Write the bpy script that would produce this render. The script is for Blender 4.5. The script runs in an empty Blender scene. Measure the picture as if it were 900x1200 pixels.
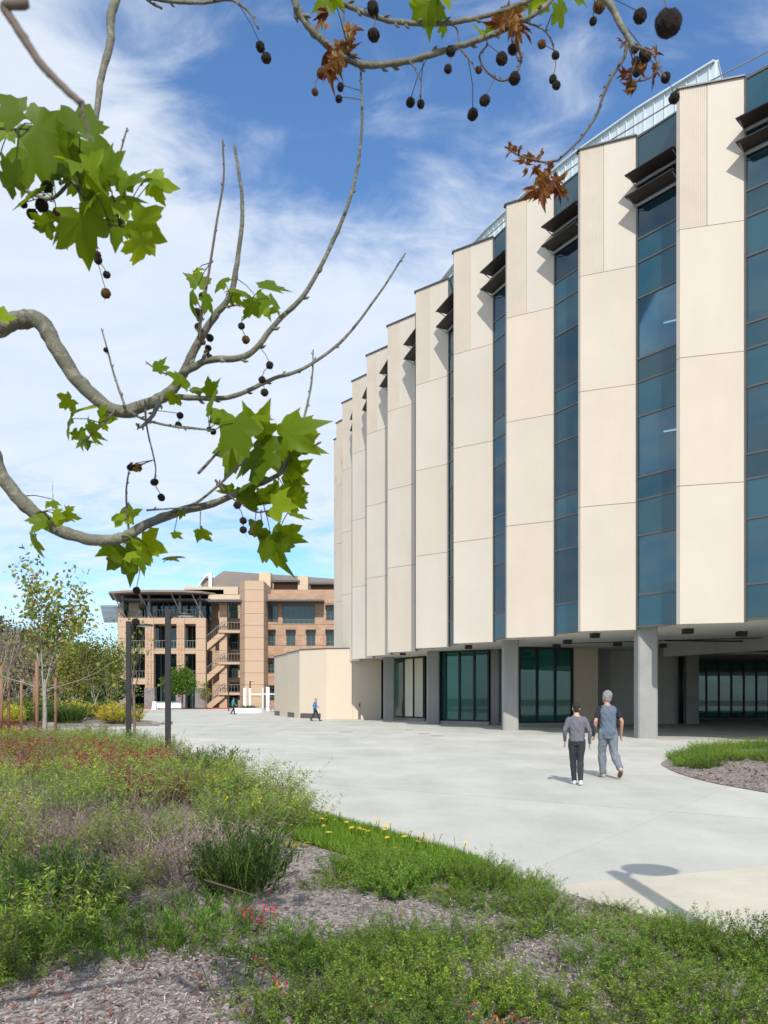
import bpy, bmesh, math, random
import numpy as np
from mathutils import Vector, Matrix, Euler, Quaternion
R = math.radians
scene = bpy.context.scene
random.seed(7); rng = np.random.default_rng(7)

# ------------------------------------------------------------------ camera
HOR = 817.0; FPX = 940.0; EYE = 1.70
cam_d = bpy.data.cameras.new('camera'); cam = bpy.data.objects.new('camera', cam_d)
scene.collection.objects.link(cam); scene.camera = cam
cam.location = (0, 0, EYE); cam.rotation_euler = (R(90), 0, 0)
cam_d.sensor_fit = 'VERTICAL'; cam_d.sensor_height = 36; cam_d.sensor_width = 27
cam_d.lens = FPX/1200*36; cam_d.shift_y = (HOR-600)/1200
cam_d.clip_start = 0.05; cam_d.clip_end = 6000
cam_d.dof.use_dof = True; cam_d.dof.focus_distance = 22; cam_d.dof.aperture_fstop = 11

# ------------------------------------------------------------------ sun, sky, exposure
SUN_EL = R(42.5); SUN_AZ = math.atan2(0.055, -1.0)            # direction towards the sun, x over y
sun_d = bpy.data.lights.new('sun', 'SUN'); sun_d.energy = 4.3; sun_d.angle = R(0.55); sun_d.color = (1, .95, .865)
sun = bpy.data.objects.new('sun', sun_d); scene.collection.objects.link(sun)
sv = Vector((math.cos(SUN_EL)*math.sin(SUN_AZ), math.cos(SUN_EL)*math.cos(SUN_AZ), math.sin(SUN_EL)))
sun.rotation_euler = sv.to_track_quat('Z', 'Y').to_euler(); sun.location = (0, -20, 40)
world = bpy.data.worlds.new('World'); scene.world = world; world.use_nodes = True
wn = world.node_tree; wn.nodes.clear(); WL_ = wn.links.new
def wnode(t, **k):
    n = wn.nodes.new(t)
    for a, b in k.items(): setattr(n, a, b)
    return n
out = wnode('ShaderNodeOutputWorld'); bg = wnode('ShaderNodeBackground'); bg.inputs[1].default_value = 0.115
sky = wnode('ShaderNodeTexSky', sky_type='NISHITA', sun_disc=False, sun_elevation=SUN_EL,
            sun_rotation=SUN_AZ % (2*math.pi), altitude=50, air_density=1.0, dust_density=0.6, ozone_density=1.6)
tc = wnode('ShaderNodeTexCoord'); sep = wnode('ShaderNodeSeparateXYZ'); WL_(tc.outputs['Generated'], sep.inputs[0])
def wm(op, a, b=None, c=None):
    n = wnode('ShaderNodeMath', operation=op)
    for i, v in enumerate((a, b, c)):
        if v is None: continue
        if isinstance(v, (int, float)): n.inputs[i].default_value = v
        else: WL_(v, n.inputs[i])
    return n.outputs[0]
zz = wm('ADD', wm('MAXIMUM', sep.outputs[2], 0.0), 0.22)
comb = wnode('ShaderNodeCombineXYZ')
WL_(wm('DIVIDE', sep.outputs[0], zz), comb.inputs[0]); WL_(wm('DIVIDE', sep.outputs[1], zz), comb.inputs[1])
mp = wnode('ShaderNodeMapping'); mp.inputs['Rotation'].default_value = (0, 0, R(28)); mp.inputs['Scale'].default_value = (1.0, 1.5, 1)
mp.inputs['Location'].default_value = (3.1, 1.7, 0)
WL_(comb.outputs[0], mp.inputs[0])
n1 = wnode('ShaderNodeTexNoise'); n1.inputs['Scale'].default_value = 1.5; n1.inputs['Detail'].default_value = 9; n1.inputs['Roughness'].default_value = .58; n1.inputs['Distortion'].default_value = .35
WL_(mp.outputs[0], n1.inputs[0])
n2 = wnode('ShaderNodeTexNoise'); n2.inputs['Scale'].default_value = 5.5; n2.inputs['Detail'].default_value = 7; n2.inputs['Roughness'].default_value = .6; n2.inputs['Distortion'].default_value = .6
WL_(mp.outputs[0], n2.inputs[0])
def bump_dir(px, y, width, amp):
    """a broad lobe of thinner or thicker cloud about one direction of the sky"""
    v = Vector(((px-450)/FPX, 1, (HOR-y)/FPX)).normalized()
    d = wnode('ShaderNodeVectorMath', operation='DOT_PRODUCT'); WL_(tc.outputs['Generated'], d.inputs[0]); d.inputs[1].default_value = v
    t = wm('DIVIDE', wm('SUBTRACT', d.outputs['Value'], 1.0), width)          # <=0
    return wm('MULTIPLY', wm('EXPONENT', t), amp)
cov = wm('ADD', wm('MULTIPLY', n1.outputs['Fac'], 0.80), wm('MULTIPLY', wm('SUBTRACT', n2.outputs['Fac'], .12), 1.02))
for b in [(330, 130, .016, -.36), (310, 230, .008, -.22), (260, 20, .012, -.20), (860, 10, .03, -.30), (600, 150, .02, -.17), (430, 210, .008, -.16), (60, 420, .05, .28),
          (380, 430, .02, .34), (200, 500, .02, .2), (40, 660, .008, -.26), (330, 675, .008, -.36), (200, 690, .010, -.30), (40, 60, .012, .10), (480, 340, .012, .16)]:
    cov = wm('ADD', cov, bump_dir(*b))
mr = wnode('ShaderNodeMapRange', interpolation_type='SMOOTHSTEP'); mr.inputs[1].default_value = .36; mr.inputs[2].default_value = .98
WL_(cov, mr.inputs[0])
cl = wnode('ShaderNodeMixRGB'); cl.inputs[1].default_value = (5.9, 7.1, 8.6, 1); cl.inputs[2].default_value = (8.6, 8.9, 9.3, 1)
WL_(n2.outputs['Fac'], cl.inputs[0])
tnt = wnode('ShaderNodeMixRGB', blend_type='MULTIPLY'); tnt.inputs[0].default_value = 1; tnt.inputs[2].default_value = (1.08, 1.46, 1.80, 1); WL_(sky.outputs[0], tnt.inputs[1])
mix = wnode('ShaderNodeMixRGB'); WL_(wm('MULTIPLY', mr.outputs[0], .88), mix.inputs[0])
WL_(tnt.outputs[0], mix.inputs[1]); WL_(cl.outputs[0], mix.inputs[2])
WL_(mix.outputs[0], bg.inputs[0]); WL_(bg.outputs[0], out.inputs[0])
scene.view_settings.view_transform = 'Standard'; scene.view_settings.look = 'None'
scene.view_settings.exposure = 0.0; scene.view_settings.gamma = 1; scene.view_settings.use_curve_mapping = False
scene.render.engine = 'CYCLES'
scene.cycles.max_bounces = 7; scene.cycles.transparent_max_bounces = 12; scene.cycles.caustics_reflective = False; scene.cycles.caustics_refractive = False

# ------------------------------------------------------------------ helpers
COL = scene.collection
ORG = {}
def tag(o, label=None, cat=None, group=None, kind=None):
    if label: o['label'] = label
    if cat: o['category'] = cat
    if group: o['group'] = group
    if kind: o['kind'] = kind
    return o
def empty(name, loc, label=None, cat=None, group=None, rz=0):
    o = bpy.data.objects.new(name, None); COL.objects.link(o); o.location = loc; o.rotation_euler = (0, 0, rz); o.empty_display_size = .1
    ORG[o.name] = Vector(loc); return tag(o, label, cat, group)
def org(o): return ORG.get(o.name, Vector((0, 0, 0))) if o else Vector((0, 0, 0))
def copy_tree(o, parent=None):
    c = o.copy(); COL.objects.link(c)
    if parent: c.parent = parent
    for ch in [x for x in o.children]: copy_tree(ch, c)
    return c
def G(px, y):
    """point of the ground seen at picture position px, y"""
    Y = FPX*EYE/(y-HOR); return Vector(((px-450)*Y/FPX, Y, 0))
def W(px, y, Y):
    return Vector(((px-450)*Y/FPX, Y, EYE+(HOR-y)*Y/FPX))

class MB:
    def __init__(s): s.v = []; s.f = []; s.r = []; s.sm = False
    def add(s, vs, fs, r=0.0):
        b = len(s.v); s.v += [tuple(p) for p in vs]; s.f += [tuple(i+b for i in f) for f in fs]; s.r += [r]*len(vs)
    def box(s, a, b, M=None, r=0.0):
        x0, y0, z0 = a; x1, y1, z1 = b
        vs = [Vector(p) for p in ((x0,y0,z0),(x1,y0,z0),(x1,y1,z0),(x0,y1,z0),(x0,y0,z1),(x1,y0,z1),(x1,y1,z1),(x0,y1,z1))]
        if M: vs = [M@p for p in vs]
        s.add(vs, [(0,3,2,1),(4,5,6,7),(0,1,5,4),(1,2,6,5),(2,3,7,6),(3,0,4,7)], r); return s
    def prism(s, pts, z0, z1, r=0.0):
        n = len(pts); a = sum(pts[i][0]*pts[(i+1)%n][1]-pts[(i+1)%n][0]*pts[i][1] for i in range(n))
        if a < 0: pts = pts[::-1]
        vs = [(p[0], p[1], z0) for p in pts]+[(p[0], p[1], z1) for p in pts]
        s.add(vs, [tuple(range(n-1, -1, -1)), tuple(range(n, 2*n))]+[(i, (i+1)%n, n+(i+1)%n, n+i) for i in range(n)], r); return s
    def tube(s, pts, rad, n=8, ex=1.0, r=0.0, cap=True):
        pts = [Vector(p) for p in pts]; rad = [rad]*len(pts) if isinstance(rad, (int, float)) else rad
        t0 = (pts[1]-pts[0]).normalized(); up = Vector((0,0,1)) if abs(t0.z) < .9 else Vector((1,0,0))
        u = t0.cross(up).normalized(); b = len(s.v); m = len(pts)
        for i, p in enumerate(pts):
            t = ((pts[min(i+1, m-1)]-pts[max(i-1, 0)]).normalized())
            u = (u-t*u.dot(t)).normalized(); w = t.cross(u)
            for k in range(n):
                a = 2*math.pi*k/n; s.v.append(tuple(p+u*math.cos(a)*rad[i]+w*math.sin(a)*rad[i]*ex)); s.r.append(r)
        for i in range(m-1):
            for k in range(n):
                s.f.append((b+i*n+k, b+i*n+(k+1)%n, b+(i+1)*n+(k+1)%n, b+(i+1)*n+k))
        if cap:
            s.f.append(tuple(b+k for k in range(n-1, -1, -1))); s.f.append(tuple(b+(m-1)*n+k for k in range(n)))
        return s
    def ball(s, c, rad, n=10, m=7, M=None, r=0.0):
        rx, ry, rz = (rad,)*3 if isinstance(rad, (int, float)) else rad
        vs = [(0,0,-1)]
        for j in range(1, m):
            a = -math.pi/2+math.pi*j/m
            for k in range(n): vs.append((math.cos(a)*math.cos(2*math.pi*k/n), math.cos(a)*math.sin(2*math.pi*k/n), math.sin(a)))
        vs.append((0,0,1)); vs = [Vector((p[0]*rx, p[1]*ry, p[2]*rz)) for p in vs]
        if M: vs = [M@p for p in vs]
        vs = [p+Vector(c) for p in vs]
        fs = [(0, 1+(k+1)%n, 1+k) for k in range(n)]
        for j in range(m-2):
            for k in range(n): fs.append((1+j*n+k, 1+j*n+(k+1)%n, 1+(j+1)*n+(k+1)%n, 1+(j+1)*n+k))
        l = len(vs)-1; o = 1+(m-2)*n; fs += [(o+k, o+(k+1)%n, l) for k in range(n)]
        s.add(vs, fs, r); return s
    def mesh(s, name, off=Vector((0,0,0))):
        me = bpy.data.meshes.new(name); me.from_pydata([(p[0]-off.x, p[1]-off.y, p[2]-off.z) for p in s.v], [], s.f)
        a = me.attributes.new('rnd', 'FLOAT', 'POINT'); a.data.foreach_set('value', np.array(s.r, dtype=np.float32))
        if s.sm: me.polygons.foreach_set('use_smooth', [True]*len(me.polygons))
        me.update(); return me
    def build(s, name, mat, parent=None, smooth=False, base=None):
        """vertices are world coordinates of an unrotated thing; base: origin of a top-level mesh"""
        s.sm = smooth; o = bpy.data.objects.new(name, None)
        off = org(parent) if parent else Vector(base or (0,0,0))
        bpy.data.objects.remove(o)
        me = s.mesh(name, off); me.materials.append(mat)
        o = bpy.data.objects.new(name, me); COL.objects.link(o); ORG[o.name] = Vector(off)
        if parent: o.parent = parent
        else: o.location = off
        return o
def leaf_arrays(P, D, L, Wd, rnd, cup=0.0):
    """pointed leaves as one four-sided face each"""
    n = len(P); rv = rng.normal(size=(n, 3)); S = np.cross(D, rv); S /= np.linalg.norm(S, axis=1, keepdims=True)+1e-9
    N = np.cross(S, D)
    L = L[:, None]; Wd = Wd[:, None]
    V = np.stack([P, P+D*L*.42+S*Wd*.5+N*cup*L, P+D*L, P+D*L*.42-S*Wd*.5+N*cup*L], 1).reshape(-1, 3)
    return V, np.repeat(rnd, 4)
def quads_object(name, V, rnd, mat, parent=None, base=None, link=True):
    n = len(V)//4; me = bpy.data.meshes.new(name)
    off = np.array(org(parent)) if parent else np.array(base if base is not None else (0,0,0), dtype=float)
    me.vertices.add(n*4); me.vertices.foreach_set('co', (V-off).astype(np.float32).ravel())
    me.loops.add(n*4); me.loops.foreach_set('vertex_index', np.arange(n*4, dtype=np.int32))
    me.polygons.add(n); me.polygons.foreach_set('loop_start', np.arange(0, n*4, 4, dtype=np.int32))
    me.update(calc_edges=True)
    a = me.attributes.new('rnd', 'FLOAT', 'POINT'); a.data.foreach_set('value', rnd.astype(np.float32))
    me.materials.append(mat); o = bpy.data.objects.new(name, me); COL.objects.link(o); ORG[o.name] = Vector(off)
    if parent: o.parent = parent
    else: o.location = tuple(off)
    return o

# ------------------------------------------------------------------ materials
def newmat(name):
    m = bpy.data.materials.new(name); m.use_nodes = True; nt = m.node_tree
    return m, nt, nt.nodes['Principled BSDF']
def solid(name, col, rough=.6, metal=0.0, var=.12, scale=3.0, bump=0.0, bscale=40.0, spec=None, coord='Object', stretch=(1,1,1), detail=5):
    m, nt, p = newmat(name); L = nt.links.new
    tcn = nt.nodes.new('ShaderNodeTexCoord'); mpn = nt.nodes.new('ShaderNodeMapping'); mpn.inputs['Scale'].default_value = stretch
    L(tcn.outputs[coord], mpn.inputs[0])
    nz = nt.nodes.new('ShaderNodeTexNoise'); nz.inputs['Scale'].default_value = scale; nz.inputs['Detail'].default_value = detail; nz.inputs['Roughness'].default_value = .6
    L(mpn.outputs[0], nz.inputs[0])
    cr = nt.nodes.new('ShaderNodeValToRGB'); cr.color_ramp.elements[0].position = .3; cr.color_ramp.elements[1].position = .7
    c = Vector(col[:3]); cr.color_ramp.elements[0].color = (*(c*(1-var)), 1); cr.color_ramp.elements[1].color = (*(c*(1+var)), 1)
    L(nz.outputs['Fac'], cr.inputs[0]); L(cr.outputs[0], p.inputs['Base Color'])
    p.inputs['Roughness'].default_value = rough; p.inputs['Metallic'].default_value = metal
    if spec is not None: p.inputs['Specular IOR Level'].default_value = spec
    if bump:
        nb = nt.nodes.new('ShaderNodeTexNoise'); nb.inputs['Scale'].default_value = bscale; nb.inputs['Detail'].default_value = 4; L(mpn.outputs[0], nb.inputs[0])
        bn = nt.nodes.new('ShaderNodeBump'); bn.inputs['Strength'].default_value = bump; bn.inputs['Distance'].default_value = .02
        L(nb.outputs['Fac'], bn.inputs['Height']); L(bn.outputs[0], p.inputs['Normal'])
    return m
def foliage(name, cols, rough=.5, trans=.35, tcol=(1.25, 1.35, .6), spec=.25, vary=.28):
    """colour by the leaf's own random number; light passes through the leaf"""
    m, nt, p = newmat(name); L = nt.links.new
    at = nt.nodes.new('ShaderNodeAttribute'); at.attribute_name = 'rnd'
    cr = nt.nodes.new('ShaderNodeValToRGB'); els = cr.color_ramp.elements
    while len(els) < len(cols): els.new(.5)
    for i, c in enumerate(cols): els[i].position = i/(len(cols)-1); els[i].color = (*c, 1)
    L(at.outputs['Fac'], cr.inputs[0])
    oi = nt.nodes.new('ShaderNodeObjectInfo'); hs = nt.nodes.new('ShaderNodeHueSaturation'); v1 = nt.nodes.new('ShaderNodeMapRange'); v1.inputs[3].default_value = 1-vary; v1.inputs[4].default_value = 1+vary; L(oi.outputs['Random'], v1.inputs[0]); L(v1.outputs[0], hs.inputs['Value'])
    v2 = nt.nodes.new('ShaderNodeMath'); v2.operation = 'MULTIPLY'; v2.inputs[1].default_value = 7.31; L(oi.outputs['Random'], v2.inputs[0]); v3 = nt.nodes.new('ShaderNodeMath'); v3.operation = 'FRACT'; L(v2.outputs[0], v3.inputs[0]); v4 = nt.nodes.new('ShaderNodeMapRange'); v4.inputs[3].default_value = .5-vary*.09; v4.inputs[4].default_value = .5+vary*.05; L(v3.outputs[0], v4.inputs[0]); L(v4.outputs[0], hs.inputs['Hue']); L(cr.outputs[0], hs.inputs['Color']); cr = hs
    L(cr.outputs[0], p.inputs['Base Color']); p.inputs['Roughness'].default_value = rough
    p.inputs['Specular IOR Level'].default_value = spec
    tr = nt.nodes.new('ShaderNodeBsdfTranslucent'); mul = nt.nodes.new('ShaderNodeMixRGB'); mul.blend_type = 'MULTIPLY'; mul.inputs[0].default_value = 1
    mul.inputs[2].default_value = (*tcol, 1); L(cr.outputs[0], mul.inputs[1]); L(mul.outputs[0], tr.inputs[0])
    mx = nt.nodes.new('ShaderNodeMixShader'); mx.inputs[0].default_value = trans
    L(p.outputs[0], mx.inputs[1]); L(tr.outputs[0], mx.inputs[2]); L(mx.outputs[0], nt.nodes['Material Output'].inputs[0])
    return m
def glass(name, tint, dark, mixt, rough=.02, boost=.1):
    """tinted pane: part see-through, part mirror"""
    m, nt, p = newmat(name); L = nt.links.new
    tr = nt.nodes.new('ShaderNodeBsdfTransparent'); tr.inputs[0].default_value = (*tint, 1)
    df = nt.nodes.new('ShaderNodeBsdfDiffuse'); df.inputs[0].default_value = (*dark, 1)
    gl = nt.nodes.new('ShaderNodeBsdfGlossy'); gl.inputs['Roughness'].default_value = rough; gl.inputs[0].default_value = (.82, .95, 1, 1)
    oi = nt.nodes.new('ShaderNodeObjectInfo'); hs = nt.nodes.new('ShaderNodeHueSaturation'); hs.inputs['Color'].default_value = (*dark, 1); mrr = nt.nodes.new('ShaderNodeMapRange'); mrr.inputs[3].default_value = .55; mrr.inputs[4].default_value = 1.35; L(oi.outputs['Random'], mrr.inputs[0]); L(mrr.outputs[0], hs.inputs['Value']); L(hs.outputs[0], df.inputs[0])
    m1 = nt.nodes.new('ShaderNodeMixShader'); m1.inputs[0].default_value = mixt; L(df.outputs[0], m1.inputs[1]); L(tr.outputs[0], m1.inputs[2])
    fr = nt.nodes.new('ShaderNodeFresnel'); fr.inputs[0].default_value = 1.5
    ad = nt.nodes.new('ShaderNodeMath'); ad.operation = 'MULTIPLY_ADD'; L(fr.outputs[0], ad.inputs[0]); ad.inputs[1].default_value = 1.0; ad.inputs[2].default_value = boost
    ad.use_clamp = True
    m2 = nt.nodes.new('ShaderNodeMixShader'); L(ad.outputs[0], m2.inputs[0]); L(m1.outputs[0], m2.inputs[1]); L(gl.outputs[0], m2.inputs[2])
    L(m2.outputs[0], nt.nodes['Material Output'].inputs[0]); nt.nodes.remove(p); return m

M = {}
M['precast'] = solid('precast_concrete', (.61,.535,.445), .85, var=.045, scale=.55, bump=.12, bscale=60, coord='Object', detail=8)
M['precast_b'] = solid('precast_concrete_pinkish', (.61,.525,.43), .85, var=.04, scale=.5, bump=.12, bscale=60, detail=8)
M['precast_c'] = solid('precast_concrete_pale', (.62,.55,.465), .85, var=.04, scale=.6, bump=.12, bscale=60, detail=8)
M['ribbed'] = solid('ribbed_precast', (.57,.50,.42), .88, var=.05, scale=.8, bump=.1, bscale=50)
M['annex'] = solid('smooth_render', (.66,.555,.43), .85, var=.035, scale=.5, bump=.08, bscale=50)
M['bronze'] = solid('bronze_metal', (.16,.145,.135), .45, .6, var=.08, scale=4)
M['blade'] = solid('dark_bronze_blade', (.045,.036,.032), .5, .3, var=.1, scale=6)
M['alu'] = solid('grey_aluminium', (.30,.30,.30), .45, .5, var=.06, scale=3)
M['coping'] = solid('coping_metal', (.11,.11,.115), .5, .4, var=.08)
M['black'] = solid('black_metal', (.018,.018,.02), .5, .2, var=.15, scale=6)
M['pole'] = solid('dark_powder_coat', (.035,.033,.035), .45, .2, var=.12, scale=5)
M['screen'] = solid('pale_roof_screen', (.62,.70,.74), .55, .1, var=.05, scale=1.0)
M['slit'] = solid('joint_shadow_sealant', (.08,.07,.065), .9)  # dark sealant colour of the panel joints
M['cream'] = solid('cream_plaster', (.60,.52,.40), .8, var=.03)
M['stoneb'] = solid('grey_stone', (.26,.23,.225), .9, var=.22, scale=2.2, bump=.4, bscale=8)
M['curtain'] = solid('roller_blind', (.62,.58,.47), .8, var=.03)
M['roomdark'] = solid('room_wall', (.16,.19,.18), .8, var=.2, scale=.6)
M['roomfloor'] = solid('room_floor', (.12,.12,.11), .5, var=.1)
M['teal'] = solid('teal_back_panel', (.02,.16,.14), .35, var=.2, scale=.8)
M['white'] = solid('white_paint', (.78,.79,.79), .5, var=.03)
M['wood'] = solid('stake_wood', (.25,.135,.08), .8, var=.25, scale=6, stretch=(4,4,.6))
M['paleb'] = solid('pale_bark', (.31,.30,.25), .85, var=.28, scale=9, bump=.3, bscale=60)
M['twigb'] = solid('brown_bark', (.16,.125,.095), .85, var=.3, scale=12)
M['grtwig'] = solid('grey_twig', (.30,.25,.225), .85, var=.25, scale=20)
M['tyre'] = solid('black_rubber', (.02,.02,.02), .8)

def concrete(name, base, marks=True, lines=False, rough=.8):
    m, nt, p = newmat(name); L = nt.links.new
    g = nt.nodes.new('ShaderNodeNewGeometry')
    def nz(sc, det, st=(1,1,1), rot=0):
        mpn = nt.nodes.new('ShaderNodeMapping'); mpn.inputs['Scale'].default_value = st; mpn.inputs['Rotation'].default_value = (0,0,rot); L(g.outputs['Position'], mpn.inputs[0])
        n = nt.nodes.new('ShaderNodeTexNoise'); n.inputs['Scale'].default_value = sc; n.inputs['Detail'].default_value = det; n.inputs['Roughness'].default_value = .65; L(mpn.outputs[0], n.inputs[0]); return n.outputs['Fac']
    a = nz(.35, 8); b = nz(.9, 6, (1,.25,1) if lines else (1,1,.22)); c = nz(18, 4)
    def mth(op, x, y, z=None):
        n = nt.nodes.new('ShaderNodeMath'); n.operation = op
        for i, v in enumerate((x, y, z)):
            if v is None: continue
            if isinstance(v, (int, float)): n.inputs[i].default_value = v
            else: L(v, n.inputs[i])
        return n.outputs[0]
    s = mth('ADD', mth('MULTIPLY', a, .5), mth('ADD', mth('MULTIPLY', b, .35), mth('MULTIPLY', c, .15)))
    mr = nt.nodes.new('ShaderNodeMapRange'); mr.inputs[1].default_value = .3; mr.inputs[2].default_value = .7; L(s, mr.inputs[0])
    k = .34 if marks is True else (marks or .1)
    mr.inputs[3].default_value = 1-k; mr.inputs[4].default_value = 1+k*.5
    val = mr.outputs[0]
    if lines:
        sp = nt.nodes.new('ShaderNodeSeparateXYZ'); L(g.outputs['Position'], sp.inputs[0]); X, Y = sp.outputs[0], sp.outputs[1]
        for (ax, ay, per, off) in ((.57, .82, 5.4, 1.3), (.82, -.57, 5.4, .6)):
            q = mth('ADD', mth('MULTIPLY', X, ax), mth('ADD', mth('MULTIPLY', Y, ay), off))
            d = mth('ABSOLUTE', mth('SUBTRACT', mth('MODULO', mth('ADD', q, 540), per), per/2), 0)
            ln = nt.nodes.new('ShaderNodeMapRange'); ln.inputs[1].default_value = .006; ln.inputs[2].default_value = .02; ln.inputs[3].default_value = .60 if ax < .7 else .90; ln.inputs[4].default_value = 1.0; L(d, ln.inputs[0])
            val = mth('MULTIPLY', val, ln.outputs[0])
            # each slab a touch different
        fx = mth('FLOOR', mth('DIVIDE', mth('ADD', mth('ADD', mth('MULTIPLY', X, .57), mth('MULTIPLY', Y, .82)), 541.3-2.7), 5.4), 0)
        fy = mth('FLOOR', mth('DIVIDE', mth('ADD', mth('ADD', mth('MULTIPLY', X, .82), mth('MULTIPLY', Y, -.57)), 540.6-2.7), 5.4), 0)
        cb = nt.nodes.new('ShaderNodeCombineXYZ'); L(fx, cb.inputs[0]); L(fy, cb.inputs[1])
        wnz = nt.nodes.new('ShaderNodeTexWhiteNoise'); L(cb.outputs[0], wnz.inputs[0])
        val = mth('MULTIPLY', val, mth('MULTIPLY_ADD', wnz.outputs['Value'], .07, .96))
    mx = nt.nodes.new('ShaderNodeMixRGB'); mx.blend_type = 'MULTIPLY'; mx.inputs[0].default_value = 1; mx.inputs[1].default_value = (*base, 1)
    if marks is not True:
        oi = nt.nodes.new('ShaderNodeObjectInfo'); val = mth('MULTIPLY', val, mth('MULTIPLY_ADD', oi.outputs['Random'], .045, .975))
    cc = nt.nodes.new('ShaderNodeCombineColor'); [L(val, cc.inputs[i]) for i in range(3)]
    L(cc.outputs[0], mx.inputs[2]); L(mx.outputs[0], p.inputs['Base Color']); p.inputs['Roughness'].default_value = rough
    bn = nt.nodes.new('ShaderNodeBump'); bn.inputs['Strength'].default_value = .15; bn.inputs['Distance'].default_value = .01; L(c, bn.inputs['Height']); L(bn.outputs[0], p.inputs['Normal'])
    return m
M['precast'] = concrete('precast_concrete', (.61,.54,.455), marks=.10)
M['precast_b'] = concrete('precast_concrete_pinkish', (.61,.53,.445), marks=.10)
M['precast_c'] = concrete('precast_concrete_pale', (.615,.555,.475), marks=.10)
M['annex'] = concrete('smooth_render', (.65,.55,.43), marks=.07)
M['plaza'] = concrete('plaza_concrete', (.515,.508,.452), lines=True)
M['plaza_tan'] = concrete('tan_concrete', (.56,.52,.42), lines=False)
M['fair'] = concrete('fair_faced_concrete', (.33,.33,.315))
M['fairdark'] = concrete('board_marked_concrete', (.45,.445,.425))
M['soffit'] = concrete('soffit_concrete', (.68,.67,.64), marks=False)

M['wglass'] = glass('blue_window_glass', (.74,.88,.90), (.03,.17,.27), .85, boost=.04)
M['blind'] = solid('roller_blind_teal', (.16,.22,.22), .8, var=.05)
M['tealglass'] = glass('blue_green_pane', (.1,.3,.34), (.014,.075,.10), .25, boost=.05)
M['blindglass'] = glass('blind_behind_glass', (.5,.5,.4), (.66,.64,.52), 0.0, boost=.0)
M['gglass'] = glass('green_shopfront_glass', (.42,.78,.68), (.02,.24,.20), .62, boost=.02)
M['leaf'] = foliage('sycamore_leaf', [(.075,.13,.004),(.13,.21,.006),(.23,.32,.012)], trans=.5, tcol=(2.0,1.7,.3), vary=0)
M['deadleaf'] = foliage('withered_leaf', [(.10,.03,.012),(.23,.085,.025),(.30,.17,.05)], trans=.35, tcol=(1.5,1.1,.5))
M['limb'] = solid('sycamore_bark', (.125,.123,.092), .8, var=.30, scale=7, bump=.3, bscale=90)
M['rstem'] = foliage('rosemary_stem', [(.06,.08,.03),(.12,.10,.05)], trans=0)
M['ltwig'] = solid('dark_twig', (.11,.085,.065), .8, var=.3, scale=30)
M['seed'] = solid('dark_seed_ball', (.035,.019,.013), .95, var=.4, scale=160, bump=1, bscale=260)
M['seed_l'] = solid('tan_seed_ball', (.24,.11,.03), .95, var=.4, scale=160, bump=1, bscale=260)
M['shrub'] = foliage('narrow_green_leaf', [(.03,.06,.01),(.10,.18,.02),(.24,.35,.04),(.42,.50,.12)])
M['weed'] = foliage('weed_leaf', [(.03,.07,.012),(.07,.15,.02),(.14,.26,.035),(.2,.32,.05)])
M['shrubd'] = foliage('deep_green_leaf', [(.025,.055,.012),(.06,.13,.03),(.13,.22,.055)])
M['rosem'] = foliage('rosemary_needle', [(.02,.045,.008),(.07,.145,.018),(.17,.31,.035),(.30,.45,.07)], trans=.3)
M['yellow'] = foliage('yellow_leaf', [(.30,.30,.03),(.48,.42,.04),(.6,.52,.05)])
M['yflower'] = foliage('yellow_petal', [(.75,.55,.02),(.85,.68,.03)])
M['purple'] = foliage('purple_flower', [(.10,.03,.16),(.22,.09,.32)])
M['redfl'] = foliage('red_petal', [(.55,.02,.025),(.75,.06,.06)])
M['redleaf'] = foliage('dark_red_leaf', [(.16,.03,.02),(.33,.05,.035),(.24,.09,.04)])
M['whitefl'] = foliage('pale_flower', [(.55,.6,.7),(.75,.75,.85)])
M['dry'] = foliage('dry_stem', [(.13,.09,.08),(.34,.27,.22),(.22,.15,.17)], trans=.1)
M['grass'] = foliage('lawn_blade', [(.05,.10,.01),(.13,.23,.02),(.26,.37,.045)], trans=.35)
M['fleaf'] = foliage('dry_fallen_leaf', [(.10,.055,.035),(.20,.10,.055),(.33,.19,.10),(.15,.09,.07)], trans=.1)
M['evergreen'] = foliage('evergreen_leaf', [(.02,.045,.014),(.04,.08,.02),(.075,.12,.03)], trans=.2)
M['brighttree'] = foliage('fresh_green_leaf', [(.06,.15,.02),(.12,.25,.03),(.17,.31,.05)])
M['olive'] = foliage('yellow_green_leaf', [(.07,.11,.02),(.17,.24,.04),(.30,.32,.07),(.26,.15,.06)], trans=.3)
M['chip'] = foliage('mulch_chip', [(.09,.07,.055),(.24,.205,.185),(.44,.40,.37),(.20,.12,.085)], trans=0.0, rough=.9)
M['brownleaf'] = foliage('fallen_leaf', [(.20,.08,.035),(.33,.17,.08)], trans=.15)

def mottled(m):
    nt = m.node_tree; L = nt.links.new; p = nt.nodes['Principled BSDF']; src = p.inputs['Base Color'].links[0].from_socket
    tcn = nt.nodes.new('ShaderNodeTexCoord'); n = nt.nodes.new('ShaderNodeTexNoise'); n.inputs['Scale'].default_value = 34; n.inputs['Detail'].default_value = 3; n.inputs['Distortion'].default_value = .8; L(tcn.outputs['Object'], n.inputs[0])
    r = nt.nodes.new('ShaderNodeMapRange'); r.inputs[1].default_value = .54; r.inputs[2].default_value = .60; r.inputs[4].default_value = .38; L(n.outputs['Fac'], r.inputs[0])
    mx = nt.nodes.new('ShaderNodeMixRGB'); L(r.outputs[0], mx.inputs[0]); L(src, mx.inputs[1]); mx.inputs[2].default_value = (.30,.28,.19,1); L(mx.outputs[0], p.inputs['Base Color'])
mottled(M['limb'])

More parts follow.
